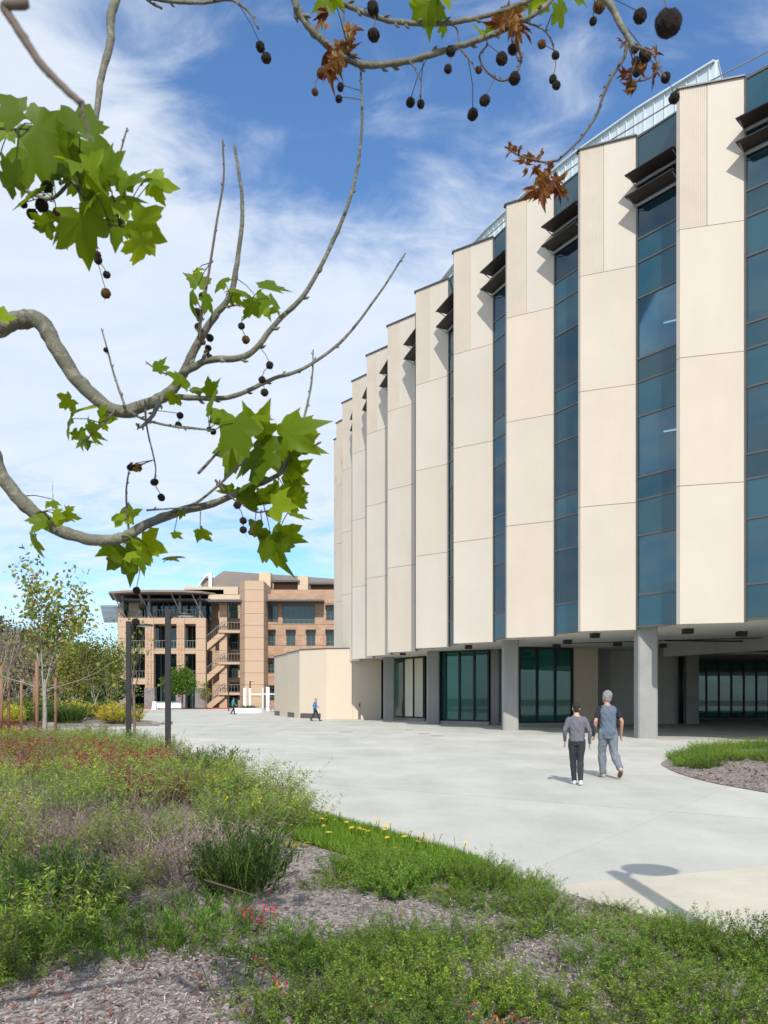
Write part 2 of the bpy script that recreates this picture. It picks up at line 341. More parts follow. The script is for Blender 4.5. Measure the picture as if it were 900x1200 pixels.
# ================================================================== ground
def sheet(name, pts, z, mat, thick=0.0):
    me = bpy.data.meshes.new(name); bm = bmesh.new()
    vs = [bm.verts.new((p[0], p[1], z)) for p in pts]; f = bm.faces.new(vs)
    if f.normal.z < 0: f.normal_flip()
    bmesh.ops.triangulate(bm, faces=bm.faces[:]); bm.to_mesh(me); bm.free(); me.materials.append(mat)
    o = bpy.data.objects.new(name, me); COL.objects.link(o); o['kind'] = 'structure'; return o
M['earth'] = solid('dry_earth', (.20,.185,.13), .95, var=.3, scale=.05)
sheet('ground', [(-2500,-300),(2500,-300),(2500,4000),(-2500,4000)], -.012, M['earth'])
sheet('plaza', [(-75,-30),(90,-30),(90,116.6),(-90,116.6)], 0, M['plaza'])
M['asphalt'] = solid('asphalt', (.07,.07,.07), .9, var=.15, scale=1)
# tan strip of paving at the lower right
sheet('path', [(.665,6.95),(2.2,7.45),(3.86,8.07),(12,11.4),(14,-6),(-4,-6),(-4,2)], .004, M['plaza_tan'])

def smooth_closed(pts, n=6):
    out = []; m = len(pts); P = [Vector((p[0], p[1], 0)) for p in pts]
    for i in range(m):
        a, b, c, d = P[(i-1) % m], P[i], P[(i+1) % m], P[(i+2) % m]
        for k in range(n):
            t = k/n; out.append(.5*((2*b)+(-a+c)*t+(2*a-5*b+4*c-d)*t*t+(-a+3*b-3*c+d)*t**3))
    return [(p.x, p.y) for p in out]
def smooth_open(pts, n=5):
    P = [Vector(p) for p in pts]; P = [P[0]*2-P[1]]+P+[P[-1]*2-P[-2]]; out = []
    for i in range(1, len(P)-2):
        a, b, c, d = P[i-1:i+3]
        for k in range(n):
            t = k/n; out.append(.5*((2*b)+(-a+c)*t+(2*a-5*b+4*c-d)*t*t+(-a+3*b-3*c+d)*t**3))
    out.append(P[-2]); return out
def inside(x, y, poly):
    c = False; n = len(poly); j = n-1
    for i in range(n):
        xi, yi = poly[i]; xj, yj = poly[j]
        if (yi > y) != (yj > y) and x < (xj-xi)*(y-yi)/(yj-yi)+xi: c = not c
        j = i
    return c
def hnoise(x, y, s=1.0):
    return (math.sin(x*1.7*s+y*.9*s)+math.sin(x*.6*s-y*1.9*s+2)+math.sin(x*2.9*s+y*2.3*s+1)*.5)/2.5
# edge of the big planting bed, near right to far left
EDGE = [(14,-4),(9,1.0),(5.6,3.2),(4.1,4.35),(2.72,5.5),(2.04,6.2),(1.45,7.17),(.95,8.3),(-.22,10.3),(-1.6,12.6),(-2.9,15.0),(-4.3,18.0),(-5.6,21.2),(-7.4,25.2),(-9.6,29.4),(-13,32.6),(-20,34.5),(-34,35)]
EDGE_S = [(p.x, p.y) for p in smooth_open([(a, b, 0) for a, b in EDGE], 5)]
BED = EDGE_S+[(-60,36),(-60,-5)]
BED2 = smooth_closed([(-13.8,49.5),(-15.8,46.2),(-22,44.2),(-34,43.8),(-50,44),(-58,50),(-50,58),(-34,61),(-23,60),(-16.5,56)], 5)
BED3 = smooth_closed([(7.3,21.0),(6.75,19.1),(6.5,17.2),(6.6,15.2),(7.4,13.0),(10,10.5),(16,10),(22,14),(22,26),(16,27.4),(12,26.3),(9.3,24.4)], 5)
def mound(x, y, poly):
    d = min((x-a)**2+(y-b)**2 for a, b in poly)**.5
    return min(1, d/1.6)
M['mulch'] = None
def mulch_mat():
    m, nt, p = newmat('mulch'); L = nt.links.new
    g = nt.nodes.new('ShaderNodeNewGeometry')
    v = nt.nodes.new('ShaderNodeTexVoronoi'); v.inputs['Scale'].default_value = 42; v.inputs['Randomness'].default_value = 1
    mpn = nt.nodes.new('ShaderNodeMapping'); mpn.inputs['Scale'].default_value = (1, .55, 1); mpn.inputs['Rotation'].default_value = (0,0,.6); L(g.outputs['Position'], mpn.inputs[0]); L(mpn.outputs[0], v.inputs['Vector'])
    n = nt.nodes.new('ShaderNodeTexNoise'); n.inputs['Scale'].default_value = 1.6; n.inputs['Detail'].default_value = 8; L(g.outputs['Position'], n.inputs[0])
    cr = nt.nodes.new('ShaderNodeValToRGB'); e = cr.color_ramp.elements; e[0].color = (.07,.05,.04,1); e[1].color = (.40,.36,.33,1); e.new(.5).color = (.22,.185,.165,1)
    mm = nt.nodes.new('ShaderNodeMath'); mm.operation = 'MULTIPLY_ADD'; L(n.outputs['Fac'], mm.inputs[0]); mm.inputs[1].default_value = .9
    sp = nt.nodes.new('ShaderNodeSeparateColor'); L(v.outputs['Color'], sp.inputs[0]); m3 = nt.nodes.new('ShaderNodeMath'); m3.operation = 'MULTIPLY_ADD'; L(sp.outputs[0], m3.inputs[0]); m3.inputs[1].default_value = .7; m3.inputs[2].default_value = -.28
    L(m3.outputs[0], mm.inputs[2]); L(mm.outputs[0], cr.inputs[0]); L(cr.outputs[0], p.inputs['Base Color']); p.inputs['Roughness'].default_value = .95
    b = nt.nodes.new('ShaderNodeBump'); b.inputs['Strength'].default_value = .9; b.inputs['Distance'].default_value = .02; L(v.outputs['Distance'], b.inputs['Height']); L(b.outputs[0], p.inputs['Normal'])
    return m
M['mulch'] = mulch_mat()
def bed_height(x, y, poly, amp=.16): return .012+mound(x, y, poly)*(amp*.55+amp*.45*hnoise(x, y, .8))
def bed(name, poly, amp, step, xr, yr):
    """gently mounded bed: rim on the outline, inner grid of heights"""
    bm = bmesh.new(); xs = [p[0] for p in poly]; ys = [p[1] for p in poly]
    rim = [bm.verts.new((a, b, .012)) for a, b in poly]
    for i in range(len(rim)): bm.edges.new((rim[i], rim[(i+1) % len(rim)]))
    x = xr[0]
    while x < xr[1]:
        y = yr[0]
        while y < yr[1]:
            if inside(x, y, poly):
                d = min((x-a)**2+(y-b)**2 for a, b in poly)**.5
                if d > step*.55: bm.verts.new((x+random.uniform(-.2, .2)*step, y+random.uniform(-.2, .2)*step, bed_height(x, y, poly, amp)))
            y += step
        x += step
    from mathutils.geometry import delaunay_2d_cdt
    V = [v.co.copy() for v in bm.verts]; n = len(rim)
    r = delaunay_2d_cdt([Vector((v.x, v.y)) for v in V], [(i, (i+1) % n) for i in range(n)], [list(range(n))], 1, 1e-5)
    bm.free(); zs = {}
    vs = []
    for k, c in enumerate(r[0]):
        o = r[3][k]; z = V[o[0]].z if o else .012; vs.append((c.x, c.y, z))
    me = bpy.data.meshes.new(name); me.from_pydata(vs, [], [tuple(f) for f in r[2]]); me.update()
    bm = bmesh.new(); bm.from_mesh(me); bmesh.ops.recalc_face_normals(bm, faces=bm.faces[:])
    if sum(f.normal.z for f in bm.faces) < 0: bmesh.ops.reverse_faces(bm, faces=bm.faces[:])
    bm.to_mesh(me); bm.free(); me.polygons.foreach_set('use_smooth', [True]*len(me.polygons))
    me.materials.append(M['mulch']); o = bpy.data.objects.new(name, me); COL.objects.link(o); o['kind'] = 'structure'
bed('planting_bed', BED, .16, .55, (-30, 6), (.5, 35)); bed('planting_bed', BED2, .3, 1.2, (-60, -13), (42, 62)); bed('planting_bed', BED3, .14, .6, (6, 22), (10, 28))
# concrete edging strip round the right bed
def strip(name, pts, w, z0, z1, mat):
    mb = MB(); n = len(pts)
    for i in range(n-1):
        a = Vector(pts[i]); b = Vector(pts[i+1]); d = (b-a).normalized(); s = Vector((-d.y, d.x))*w
        mb.prism([(a.x, a.y), (b.x, b.y), (b.x+s.x, b.y+s.y), (a.x+s.x, a.y+s.y)], z0, z1)
    return mb.build(name, mat)

# ================================================================== the precast building
TT = 23.0; H0 = 24.7
Lpx = [(792,106.7),(676.4,177.8),(591,241.6),(529.7,296.7),(485.6,343.4),(453,383.4),(428.7,417.8),(412,447.8),(400.4,473.2),(393.7,496.6),(391.0,516)]
def atH(px, y): 
    q = HOR-y; return Vector(((px-450)*TT/q, FPX*TT/q))
LL = {i: atH(*p) for i, p in enumerate(Lpx)}
ang = math.atan2((LL[0]-LL[1]).x, (LL[0]-LL[1]).y*-1)
for k in range(1, 5):
    a = R(41+6.5*k); LL[-k] = LL[-k+1]+4.5*Vector((math.sin(a), -math.cos(a)))
LL[11] = LL[10]+Vector((.1, 4.5)); LL[12] = LL[11]+Vector((.8, 4.4))
bld = empty('precast_building', (LL[1].x+8, LL[1].y+12, 0), 'tall cream building with sawtooth fins and dark window strips, raised on concrete columns', 'building')
ZB = 4.47; SE = [4.47, 9.70, 14.55, 19.40, 24.7]
TR = [4.57, 5.88, 8.30, 9.76, 10.69, 13.17, 14.58, 15.53, 18.01, 19.47, 20.43, 22.75, 24.62]
foot = []
inner = []
for i in range(12, -5, -1):
    if i-1 not in LL: continue
    L0 = LL[i]; u = (LL[i-1]-L0); ln = u.length; u.normalize(); n = Vector((-u.y, u.x)); 
    if n.dot(Vector((1, .6))) < 0: n = -n
    def Q(a, b, L0=L0, u=u, n=n): p = L0+u*a+n*b; return (p.x, p.y)
    k = ln/4.5
    A = Q(-.02, .10); B = Q(.15, .02); E = Q(2.16*k, 1.05); E2 = Q(2.06*k, 1.27); I = Q(.20, .36); I2 = Q(.08, 1.25); A2 = Q(-.12, 1.2)
    foot += [Q(.06, .40), Q(2.1*k, 1.30), Q(4.36*k, 1.2)]
    inner += [Q(.1, 5.0)]
    for s in range(4):
        z0, z1 = SE[s], SE[s+1]-(.022 if s < 3 else 0)
        mat = M[['precast', 'precast_c', 'precast_b', 'precast'][(i*3+s*2+(i*i) % 5) % 4]] if s < 3 else M['precast_c']
        if s < 3:
            MB().prism([A, B, E, E2, I, I2, A2], z0, z1).build('wall_panel', mat, bld)
        else:
            # upper panel: ribbed left part and smooth right part
            f = .42; dx = Vector(E)-Vector(B); d = dx.normalized(); nn = Vector((d.y, -d.x))
            if nn.dot(n) > 0: nn = -nn
            P = []; Lr = dx.length*f; m = 13
            for j in range(m):
                for (t, o) in ((j/m, 0.0), (j/m+.68/m, 0.0), (j/m+.74/m, -.012), (j/m+.94/m, -.012)):
                    q = Vector(B)+d*Lr*t+nn*o; P.append((q.x, q.y))
            Fm = Vector(B)+d*Lr; Fi = Vector(I)+(Vector(E2)-Vector(I))*f
            MB().prism([A]+P+[tuple(Fm), tuple(Fi), I, I2, A2], z0, z1).build('ribbed_panel', M['ribbed'], bld)
            Gm = Vector(B)+d*(Lr+.018)-nn*0; Gi = Fi+d*.018
            MB().prism([tuple(Gm), E, E2, tuple(Gi)], z0, z1).build('wall_panel', mat, bld)
        if s < 3: MB().prism([Q(.03, .16), Q(.2, .08), Q(2.1*k, 1.1), Q(2.0*k, 1.2), Q(.3, .3)], z1+.0005, SE[s+1]-.0005).build('joint', M['slit'], bld)
    # coping
    MB().prism([Q(-.12, .06), Q(.1, -.07), Q(2.2*k, .98), Q(2.1*k, 1.34), Q(-.1, 1.3)], 24.702, 24.76).build('coping', M['coping'], bld)
    # window strip: frame, panes
    w0 = Vector(E)+n*.03+u*.003; w1 = Vector(Q(4.37*k, .93)); d = (w1-w0); wl = d.length; d.normalize(); o = Vector((d.y, -d.x))
    if o.dot(n) > 0: o = -o
    wb = Vector(((w0.x+w1.x)/2, (w0.y+w1.y)/2, 4.57))
    fr = MB()
    def wbox(mb, a0, a1, z0, z1, y0, y1):      # along, height, outward
        c = [w0+d*a0+o*y0, w0+d*a1+o*y0, w0+d*a1+o*y1, w0+d*a0+o*y1]; mb.prism([(p.x, p.y) for p in c], z0, z1)
    wbox(fr, 0, .075, 4.50, 24.68, -.06, .06); wbox(fr, wl-.07, wl, 4.50, 24.68, -.06, .06)
    for z in TR: wbox(fr, .076, wl-.071, z-.035, z+.035, -.045, .045)
    fo = fr.build('window', M['bronze'], bld)
    for j in range(len(TR)-1):
        pg = MB(); wbox(pg, .06, wl-.05, TR[j]+.02, TR[j+1]-.02, -.012, .012); pg.build('pane', M['wglass' if j in (1, 4, 7, 10) else 'tealglass'], fo)
    if i < 5:
        random.seed(i+50)
        for z0, z1 in ((5.95, 8.22), (10.76, 13.1), (15.6, 17.94), (20.5, 22.6)):
            zb_ = z1-(z1-z0)*random.choice((.78, .86, .6, .3, .95)); e_ = wl*random.choice((.42, .5, .93)); c = [w0+d*.1-o*.10, w0+d*e_-o*.10, w0+d*e_-o*.115, w0+d*.1-o*.115]
            MB().prism([(p.x, p.y) for p in c], zb_, z1).build('roller_blind', M['blind'], bld)  # pale sheets added behind the panes for lighter rectangles in the glass
    # two horizontal sun blades and their carrying tubes
    for zb in (22.72, 21.86):
        b = MB(); c = [w0+d*(-.02)+o*.10, w0+d*(wl-.02)+o*.10, w0+d*(wl-.02)+o*.80, w0+d*(-.02)+o*.80]
        v = [(p.x, p.y, zb+(.02 if q in (0, 1) else .05)) for q, p in enumerate(c)]+[(p.x, p.y, zb+.09) for p in c]
        b.add(v, [(0,3,2,1),(4,5,6,7),(0,1,5,4),(1,2,6,5),(2,3,7,6),(3,0,4,7)])
        bo = b.build('sun_blade', M['blade'], bld)
        t = MB(); p0 = w0+d*.05+o*.12; p1 = w0+d*(wl-.05)+o*.12
        t.tube([(p0.x, p0.y, zb-.09), (p1.x, p1.y, zb-.09)], .06, 8); 
        for aa in (.08, wl-.1):
            c0 = w0+d*aa+o*.06; c1 = w0+d*aa+o*.7; t.tube([(c0.x, c0.y, zb-.25), (c1.x, c1.y, zb+.03)], .022, 5)
        t.build('blade_bracket', M['alu'], bo)
back = [(70, 20), (70, 86), (3, 88)]
fp = foot+back
MB().prism(fp, 4.62, 4.9).build('soffit', M['soffit'], bld)
fs = [(p[0]+.25, p[1]+.25) for p in foot]+back
for z in (9.5, 14.35, 19.2): MB().prism(fs, z-.25, z+.25).build('floor_slab', M['fair'], bld)
MB().prism(fp, 24.15, 24.66).build('roof_slab', M['fair'], bld)
MB().prism(inner+[(69, 24), (69, 85), (4, 87)], 4.95, 24.1).build('core_wall', M['roomdark'], bld)
# closing walls at the sides one cannot see in the photograph
MB().prism([(foot[-1][0], foot[-1][1]), (70, 20), (70.4, 20.4), (foot[-1][0]+.3, foot[-1][1]+.5)], 4.47, 24.7).build('side_wall', M['precast'], bld)
MB().prism([(70, 20.5), (70.4, 20.4), (70.4, 86.4), (70, 86)], 4.47, 24.7).build('side_wall', M['precast'], bld)
MB().prism([(3, 88), (3, 88.4), (70.4, 86.5), (70, 86)], 0, 24.7).build('side_wall', M['precast'], bld)
# strips of light in a few rooms
def emis(name, col, st):
    m, nt, p = newmat(name); p.inputs['Emission Color'].default_value = (*col, 1); p.inputs['Emission Strength'].default_value = st; p.inputs['Base Color'].default_value = (*col, 1); return m
M['tube'] = emis('lit_ceiling_tube', (.75,.95,1), .9)
for i, z in ((0, 17.6), (0, 13.0), (0, 7.9), (1, 17.2), (1, 12.7), (-0, 22.2), (2, 12.6)):
    L0 = LL[i]; u = (LL[i-1]-L0).normalized(); n = Vector((-u.y, u.x)); n = n if n.x > 0 else -n
    a = L0+u*2.7+n*2.2; b = L0+u*4.1+n*2.6
    MB().tube([(a.x, a.y, z), (b.x, b.y, z)], .035, 6).build('ceiling_light', M['tube'], bld)
# roof screen of pale standing-seam panels, handrail
scr = [Vector(p) for p in ((16.4,37.4),(13.46,32.6),(11.2,35.2),(9.1,38.1),(7.3,41.1),(5.7,44.3),(4.3,47.7),(3.1,51.2),(2.1,54.8),(1.3,58.4),(.7,62),(.3,66))]
sb = MB(); rb = MB()
for a, b in zip(scr[:-1], scr[1:]):
    d = (b-a); ln = d.length; d.normalize(); s = Vector((-d.y, d.x))
    if s.dot(Vector((-1, -.7))) < 0: s = -s
    sb.prism([tuple(a), tuple(b), tuple(b-s*.08), tuple(a-s*.08)], 24.7, 27.5)
    m = max(1, round(ln/.46))
    for j in range(m):
        p = a+d*(ln*(j+.5)/m); rb.prism([tuple(p-d*.015), tuple(p+d*.015), tuple(p+d*.015+s*.05), tuple(p-d*.015+s*.05)], 24.7, 27.5)
    sb.prism([tuple(a+s*.13), tuple(b+s*.13), tuple(b-s*.12), tuple(a-s*.12)], 27.501, 27.57)
so = sb.build('roof_screen', M['screen'], bld); rb.build('screen_ribs', M['screen'], so)['kind'] = 'stuff'
rl = MB(); rp = []
for i in range(8, -4, -1):
    L0 = LL[i]; u = (LL[i-1]-L0).normalized(); n = Vector((-u.y, u.x)); n = n if n.x > 0 else -n
    p = L0+n*1.9; rp.append((p.x, p.y, 25.85)); rl.tube([(p.x, p.y, 24.68), (p.x, p.y, 25.84)], .025, 5)
rl.tube(rp, .03, 6); rl.tube([(a, b, c-.5) for a, b, c in rp], .018, 5); rl.build('roof_rail', M['alu'], bld)
# columns, rotated squares
for (cx, cy) in ((10.88,33.35),(6.50,41.35),(3.13,51.1),(.36,58.6),(17.0,27.0)):
    c = Vector((cx, cy)); a = R(-48); P = []
    for k in range(4):
        for s in (-.06, .06):
            t = a+k*math.pi/2+s*1.4; P.append((cx+math.cos(t)*.52, cy+math.sin(t)*.52))
    MB().prism(P, 0, 4.619).build('column', M['fair'], bld)
# ground floor: facets of shopfront glass between plain walls
def facet(a, b, z0, z1, n, name='shopfront', fr_=None, mats=None):
    a = Vector(a); b = Vector(b); d = b-a; ln = d.length; d.normalize(); o = Vector((d.y, -d.x)); o = o if o.y < 0 else -o
    fr = MB(); gl = MB()
    def bx(mb, s0, s1, q0, q1, t0, t1): 
        c = [a+d*s0+o*t0, a+d*s1+o*t0, a+d*s1+o*t1, a+d*s0+o*t1]; mb.prism([(p.x, p.y) for p in c], q0, q1)
    bx(fr, 0, ln, z0, z0+.1, -.08, .08); bx(fr, 0, ln, z1-.12, z1, -.08, .08)
    F = fr_ or [k/n for k in range(n+1)]; n = len(F)-1; w = .055
    for k in range(n+1): s = min(max(ln*F[k], w), ln-w); bx(fr, s-w, s+w, z0+.1, z1-.12, -.1, .1)
    f = fr.build(name, M['black'], bld)
    for k in range(n): gl = MB(); bx(gl, ln*F[k]+.057, ln*F[k+1]-.057, z0+.05, z1-.06, -.015, .015); gl.build('pane', M[mats[k] if mats else 'gglass'], f)
    cb = MB(); bx(cb, -.05, ln+.05, 0, z0, -.35, .22); cb.build('kerb_plinth', M['fair'], bld)
def wall(a, b, z0, z1, t, mat, name='ground_floor_wall'):
    a = Vector(a); b = Vector(b); d = (b-a).normalized(); o = Vector((-d.y, d.x)); o = o if o.y > 0 else -o
    return MB().prism([tuple(a), tuple(b), tuple(b+o*t), tuple(a+o*t)], z0, z1).build(name, M[mat], bld)
facet((7.75,46.3),(11.15,47.4),.2,4.61,3,fr_=[0,.34,.67,1])
facet((3.3,51.35),(6.45,48.95),.2,4.61,5,fr_=[0,.13,.2,.46,.73,1])
facet((.55,60.9),(2.95,56.6),.2,4.61,4,fr_=[0,.08,.40,.68,.96,1],mats=['tealglass','gglass','blindglass','blindglass','gglass'])
wall((11.2,47.4),(12.75,47.8),0,4.61,.3,'cream')
wall((6.5,48.85),(6.95,48.6),0,4.61,.3,'bronze'); wall((6.95,48.65),(7.7,46.4),0,4.61,.2,'tealglass')
wall((3.0,56.5),(3.25,51.45),0,4.61,.2,'cream')
wall((12.8,49.3),(14.0,49.6),0,4.61,.5,'fair'); wall((14.02,49.9),(15.9,50.3),0,4.61,.3,'fairdark'); wall((15.93,50.35),(17.6,50.75),0,4.61,.3,'fairdark'); wall((17.63,50.8),(19.2,51.2),0,4.61,.3,'fairdark')
wall((19.22,51.0),(20.1,51.2),0,4.61,.6,'fair'); wall((20.1,51.8),(23,62.6),0,4.61,.3,'fair')
for x, y in ((18.75,50.85),(18.95,50.95)): MB().tube([(x, y, 0), (x, y, 4.6)], .085, 10).build('downpipe', M['black'], bld, smooth=True)
# deep glass front across the passage
a0, a1 = (23.2,62.6), (42,62.6)
facet((23.2,62.6),(31.0,62.6),.05,4.55,8); facet((33.2,62.6),(42,62.6),.05,4.55,7)
MB().box((23.3,62.44,3.72),(30.95,62.5,3.82)).box((33.3,62.44,3.72),(41,62.5,3.82)).build('transom', M['black'], bld)
dr = MB()
for (x0, x1) in ((31.05,31.2),(32.0,32.2),(33.0,33.15)): dr.box((x0, 61.9, 0), (x1, 62.1, 3.0))
dr.box((31.05,61.9,3.0),(33.15,62.1,3.2)); dr.box((31.2,61.92,.05),(33.0,62.08,.28))
do = dr.build('door', M['bronze'], bld); MB().box((31.2,61.98,.29),(32.98,62.02,2.99)).build('pane', M['gglass'], do)
MB().box((31.05,62.5,3.2),(33.15,62.6,4.6)).build('overpanel', M['tealglass'], bld)
M['signlit'] = emis('lit_sign', (1,1,1), 1.6)
MB().box((31.9,62.40,3.55),(32.35,62.49,3.78)).build('lit_sign', M['signlit'], bld)
wall((23,68),(46,68),0,4.61,.3,'roomdark','interior_wall')
for k in range(5): MB().box((24+k*2.6,67.6,1.6),(26.0+k*2.6,67.9,3.7)).build('interior_panel', M['teal'], bld)
MB().box((23.5,64,0),(46,64.5,1.35)).build('counter', M['cream'], bld)
# rooms behind the other facets
wall((-.5,68),(9.2,58),0,4.61,.3,'roomdark','interior_wall'); wall((9.2,58),(20,57),0,4.61,.3,'roomdark','interior_wall'); wall((12.6,50.2),(12.8,57.2),0,4.61,.3,'roomdark','interior_wall')
MB().prism([(.8,61.2),(3.2,56.9),(3.5,51.8),(6.6,49.3),(7.4,47.2),(7.9,46.7),(11.2,47.75),(12.5,50),(12.5,57),(9.2,57.9),(0,67.2)], .01, .2).build('room_floor', M['roomfloor'], bld)
for k, (s0, s1) in enumerate(()):
    a = Vector((.55,60.9)); b = Vector((2.95,56.6)); d = b-a; p, q = a+d*s0+Vector((.35,.3)), a+d*s1+Vector((.35,.3))
    wall(tuple(p), tuple(q), .25, 4.4, .03, 'curtain', 'roller_blind')
# passage beam, pipes and small black soffit lights
MB().prism([(15.3,43.9),(19.9,33.6),(20.5,33.9),(15.9,44.2)], 3.92, 4.619).build('beam', M['fair'], bld)
MB().prism([(15.9,44.2),(30,46.8),(30.2,46.1),(16.2,43.6)], 4.1, 4.619).build('beam', M['fairdark'], bld)
MB().tube([(13.5,38.5,4.42),(24,40,4.42),(30,41,4.42)], .04, 6).tube([(9.5,41,4.45),(17.5,37.2,4.45)], .025, 6).tube([(17.5,44,4.2),(28,43.3,4.2)], .06, 6).build('pipe_run', M['black'], bld)
for (px, y) in ((697,745),(806,740),(869,743),(665,752.5),(724,755),(652,757.5),(778,757),(549,758.5),(472,766),(760,748)):
    Y = 2.8*FPX/(HOR-y); X = (px-450)*Y/FPX
    MB().box((X-.19, Y-.19, 4.40), (X+.19, Y+.19, 4.619)).build('soffit_light', M['black'], bld)
# a table and chairs seen through the shopfront
def chair(loc, rz, first=[None], label='dark chair'):
    if first[0] is None:
        c = empty('chair', (0,0,0)); 
        MB().box((-.23,-.23,.43),(.23,.23,.48)).build('seat', M['black'], c); MB().box((-.22,.2,.55),(.22,.24,.92)).build('backrest', M['black'], c)
        for x in (-.2,.2):
            for y in (-.2,.2): MB().tube([(x,y,0),(x,y,.43 if y < 0 else .6)], .018, 6).build('leg', M['black'], c)
        first[0] = c
    else: c = copy_tree(first[0])
    c.location = loc; c.rotation_euler = (0,0,rz); return tag(c, label, 'chair', 'dark chairs inside the ground floor room')
chair((8.75,48.3,.2), .4, label='dark chair behind the glass, nearest to the column with the sunlit foot'); chair((9.35,48.7,.2), 2.4, label='dark chair behind the glass, turned its back to its neighbour')
chair((10.7,49.4,.2), -1.2, label='dark chair behind the glass, right of the small table')
tb = empty('table', (10.0,49.3,.2), 'small round table behind the green ground floor glass', 'table')
MB().prism([(10+math.cos(k*.523)*.45, 49.3+math.sin(k*.523)*.45) for k in range(12)], .92, .95).build('tabletop', M['white'], tb)
MB().tube([(10,49.3,.2),(10,49.3,.92)], .035, 8).build('pedestal', M['black'], tb)
MB().box((9.72,49.1,.2),(10.28,49.5,.22)).build('foot', M['black'], tb)

# ================================================================== low curved annex
ax = empty('curved_annex', (-3, 68, 0), 'low windowless cream annex with a curved faceted wall under the tall building', 'building')
AP = [(-.2,62.05),(-2.42,62.0),(-4.5,62.4),(-6.64,64.3),(-8.05,68.8),(-10,75.2),(-10.6,82)]
for k in range(len(AP)-1):
    a = Vector(AP[k+1]); b = Vector(AP[k]); d = (b-a).normalized(); o = Vector((d.y, -d.x)); o = o if o.y < 0 or o.x < 0 else -o
    zt = 4.6 if k == 0 else 5.46; b2 = b
    if k > 1: a = a+o*(.08+.05*min(k, 4)); d = (b-a).normalized(); o = Vector((d.y, -d.x)); o = o if o.y < 0 or o.x < 0 else -o
    MB().prism([tuple(a), tuple(b2-d*.012), tuple(b2-d*.012-o*.35), tuple(a-o*.35)], 0, zt).build('wall_panel', M['annex'], ax)
    if k: MB().prism([tuple(a+o*.05-d*.03), tuple(b2+o*.05+d*.0), tuple(b2-o*.4), tuple(a-o*.4-d*.03)], zt+.002, zt+.07).build('coping', M['coping'], ax)
    if k in (2, 3, 4): 
        p, q = a+d*(.1), a+d*min((b-a).length*.8, 2.4)
        MB().prism([tuple(p+o*.02), tuple(q+o*.02), tuple(q-o*.05), tuple(p-o*.05)], .04, .42).build('vent', M['bronze'], ax)
MB().prism([(-2.4,62.4),(-4.4,62.85),(-6.4,64.6),(-7.7,69),(-9.6,75.3),(-10.2,82),(-10.2,86),(2,87),(2,66),(-2.4,66)], 5.0, 5.3).build('roof', M['fair'], ax)
MB().prism([(-10.6,82),(-10.6,86.3),(2.3,87.3),(2.3,87),(-10.2,86),(-10.2,82)], 0, 5.4).build('wall_panel', M['annex'], ax)
# reader post in front of it
rp_ = empty('card_reader_post', (-1.86,61.2,0), 'slim bronze card reader post before the shaded end of the cream annex', 'post')
MB().box((-1.95,61.12,0),(-1.77,61.28,1.35)).build('post', M['bronze'], rp_); MB().box((-1.92,61.09,1.0),(-1.80,61.118,1.2)).build('reader', M['black'], rp_)

# ================================================================== far tan building
M['block'] = None
def block_mat(name, c1, c2, joint):
    m, nt, p = newmat(name); L = nt.links.new
    g = nt.nodes.new('ShaderNodeNewGeometry'); sp = nt.nodes.new('ShaderNodeSeparateXYZ'); L(g.outputs['Position'], sp.inputs[0])
    br = nt.nodes.new('ShaderNodeTexBrick'); cb = nt.nodes.new('ShaderNodeCombineXYZ')
    ad = nt.nodes.new('ShaderNodeMath'); ad.operation = 'ADD'; L(sp.outputs[0], ad.inputs[0]); L(sp.outputs[1], ad.inputs[1])
    L(ad.outputs[0], cb.inputs[0]); L(sp.outputs[2], cb.inputs[1]); L(cb.outputs[0], br.inputs['Vector'])
    br.inputs['Scale'].default_value = 1; br.inputs['Mortar Size'].default_value = .012; br.inputs['Brick Width'].default_value = .8; br.inputs['Row Height'].default_value = .4; br.inputs['Bias'].default_value = .0
    br.inputs['Color1'].default_value = (*c1, 1); br.inputs['Color2'].default_value = (*c2, 1); br.inputs['Mortar'].default_value = tuple(x*.8 for x in c1)+(1,)
    md = nt.nodes.new('ShaderNodeMath'); md.operation = 'MODULO'; L(sp.outputs[2], md.inputs[0]); md.inputs[1].default_value = joint
    ls = nt.nodes.new('ShaderNodeMath'); ls.operation = 'LESS_THAN'; L(md.outputs[0], ls.inputs[0]); ls.inputs[1].default_value = .07
    mx = nt.nodes.new('ShaderNodeMixRGB'); L(ls.outputs[0], mx.inputs[0]); L(br.outputs['Color'], mx.inputs[1]); mx.inputs[2].default_value = (*(x*.4 for x in c1), 1)
    L(mx.outputs[0], p.inputs['Base Color']); p.inputs['Roughness'].default_value = .9; return m
M['block'] = block_mat('tan_block', (.40,.25,.17), (.50,.33,.225), 1.6)
M['tan'] = block_mat('sand_render', (.52,.365,.255), (.54,.38,.265), 1.75)
M['tancream'] = solid('cream_render', (.60,.48,.34), .85, var=.04, scale=.4)
M['roofg'] = solid('roof_cladding', (.24,.20,.18), .7, var=.08, scale=.5)
M['fglass'] = glass('far_window', (.1,.2,.2), (.02,.05,.05), .1, boost=.03)
fb_ = empty('tan_building', (-32, 125, 0), 'terracotta and sand coloured four storey building with open stair, far behind the plaza', 'building')
def zof(y, Y): return max(0, EYE+(HOR-y)*Y/FPX)
def xof(px, Y): return (px-450)*Y/FPX
def fbox(name, x0, x1, y0, y1, Y, th, mat, parent=None, mb=None):
    """x0..x1, y0 (top)..y1 (bottom) as sizes seen at distance Y; th metres deep"""
    m = mb or MB(); m.box((xof(x0, Y), Y, zof(y1, Y)), (xof(x1, Y), Y+th, zof(y0, Y)))
    if not mb: return m.build(name, M[mat], parent or fb_)
FY = 121.0
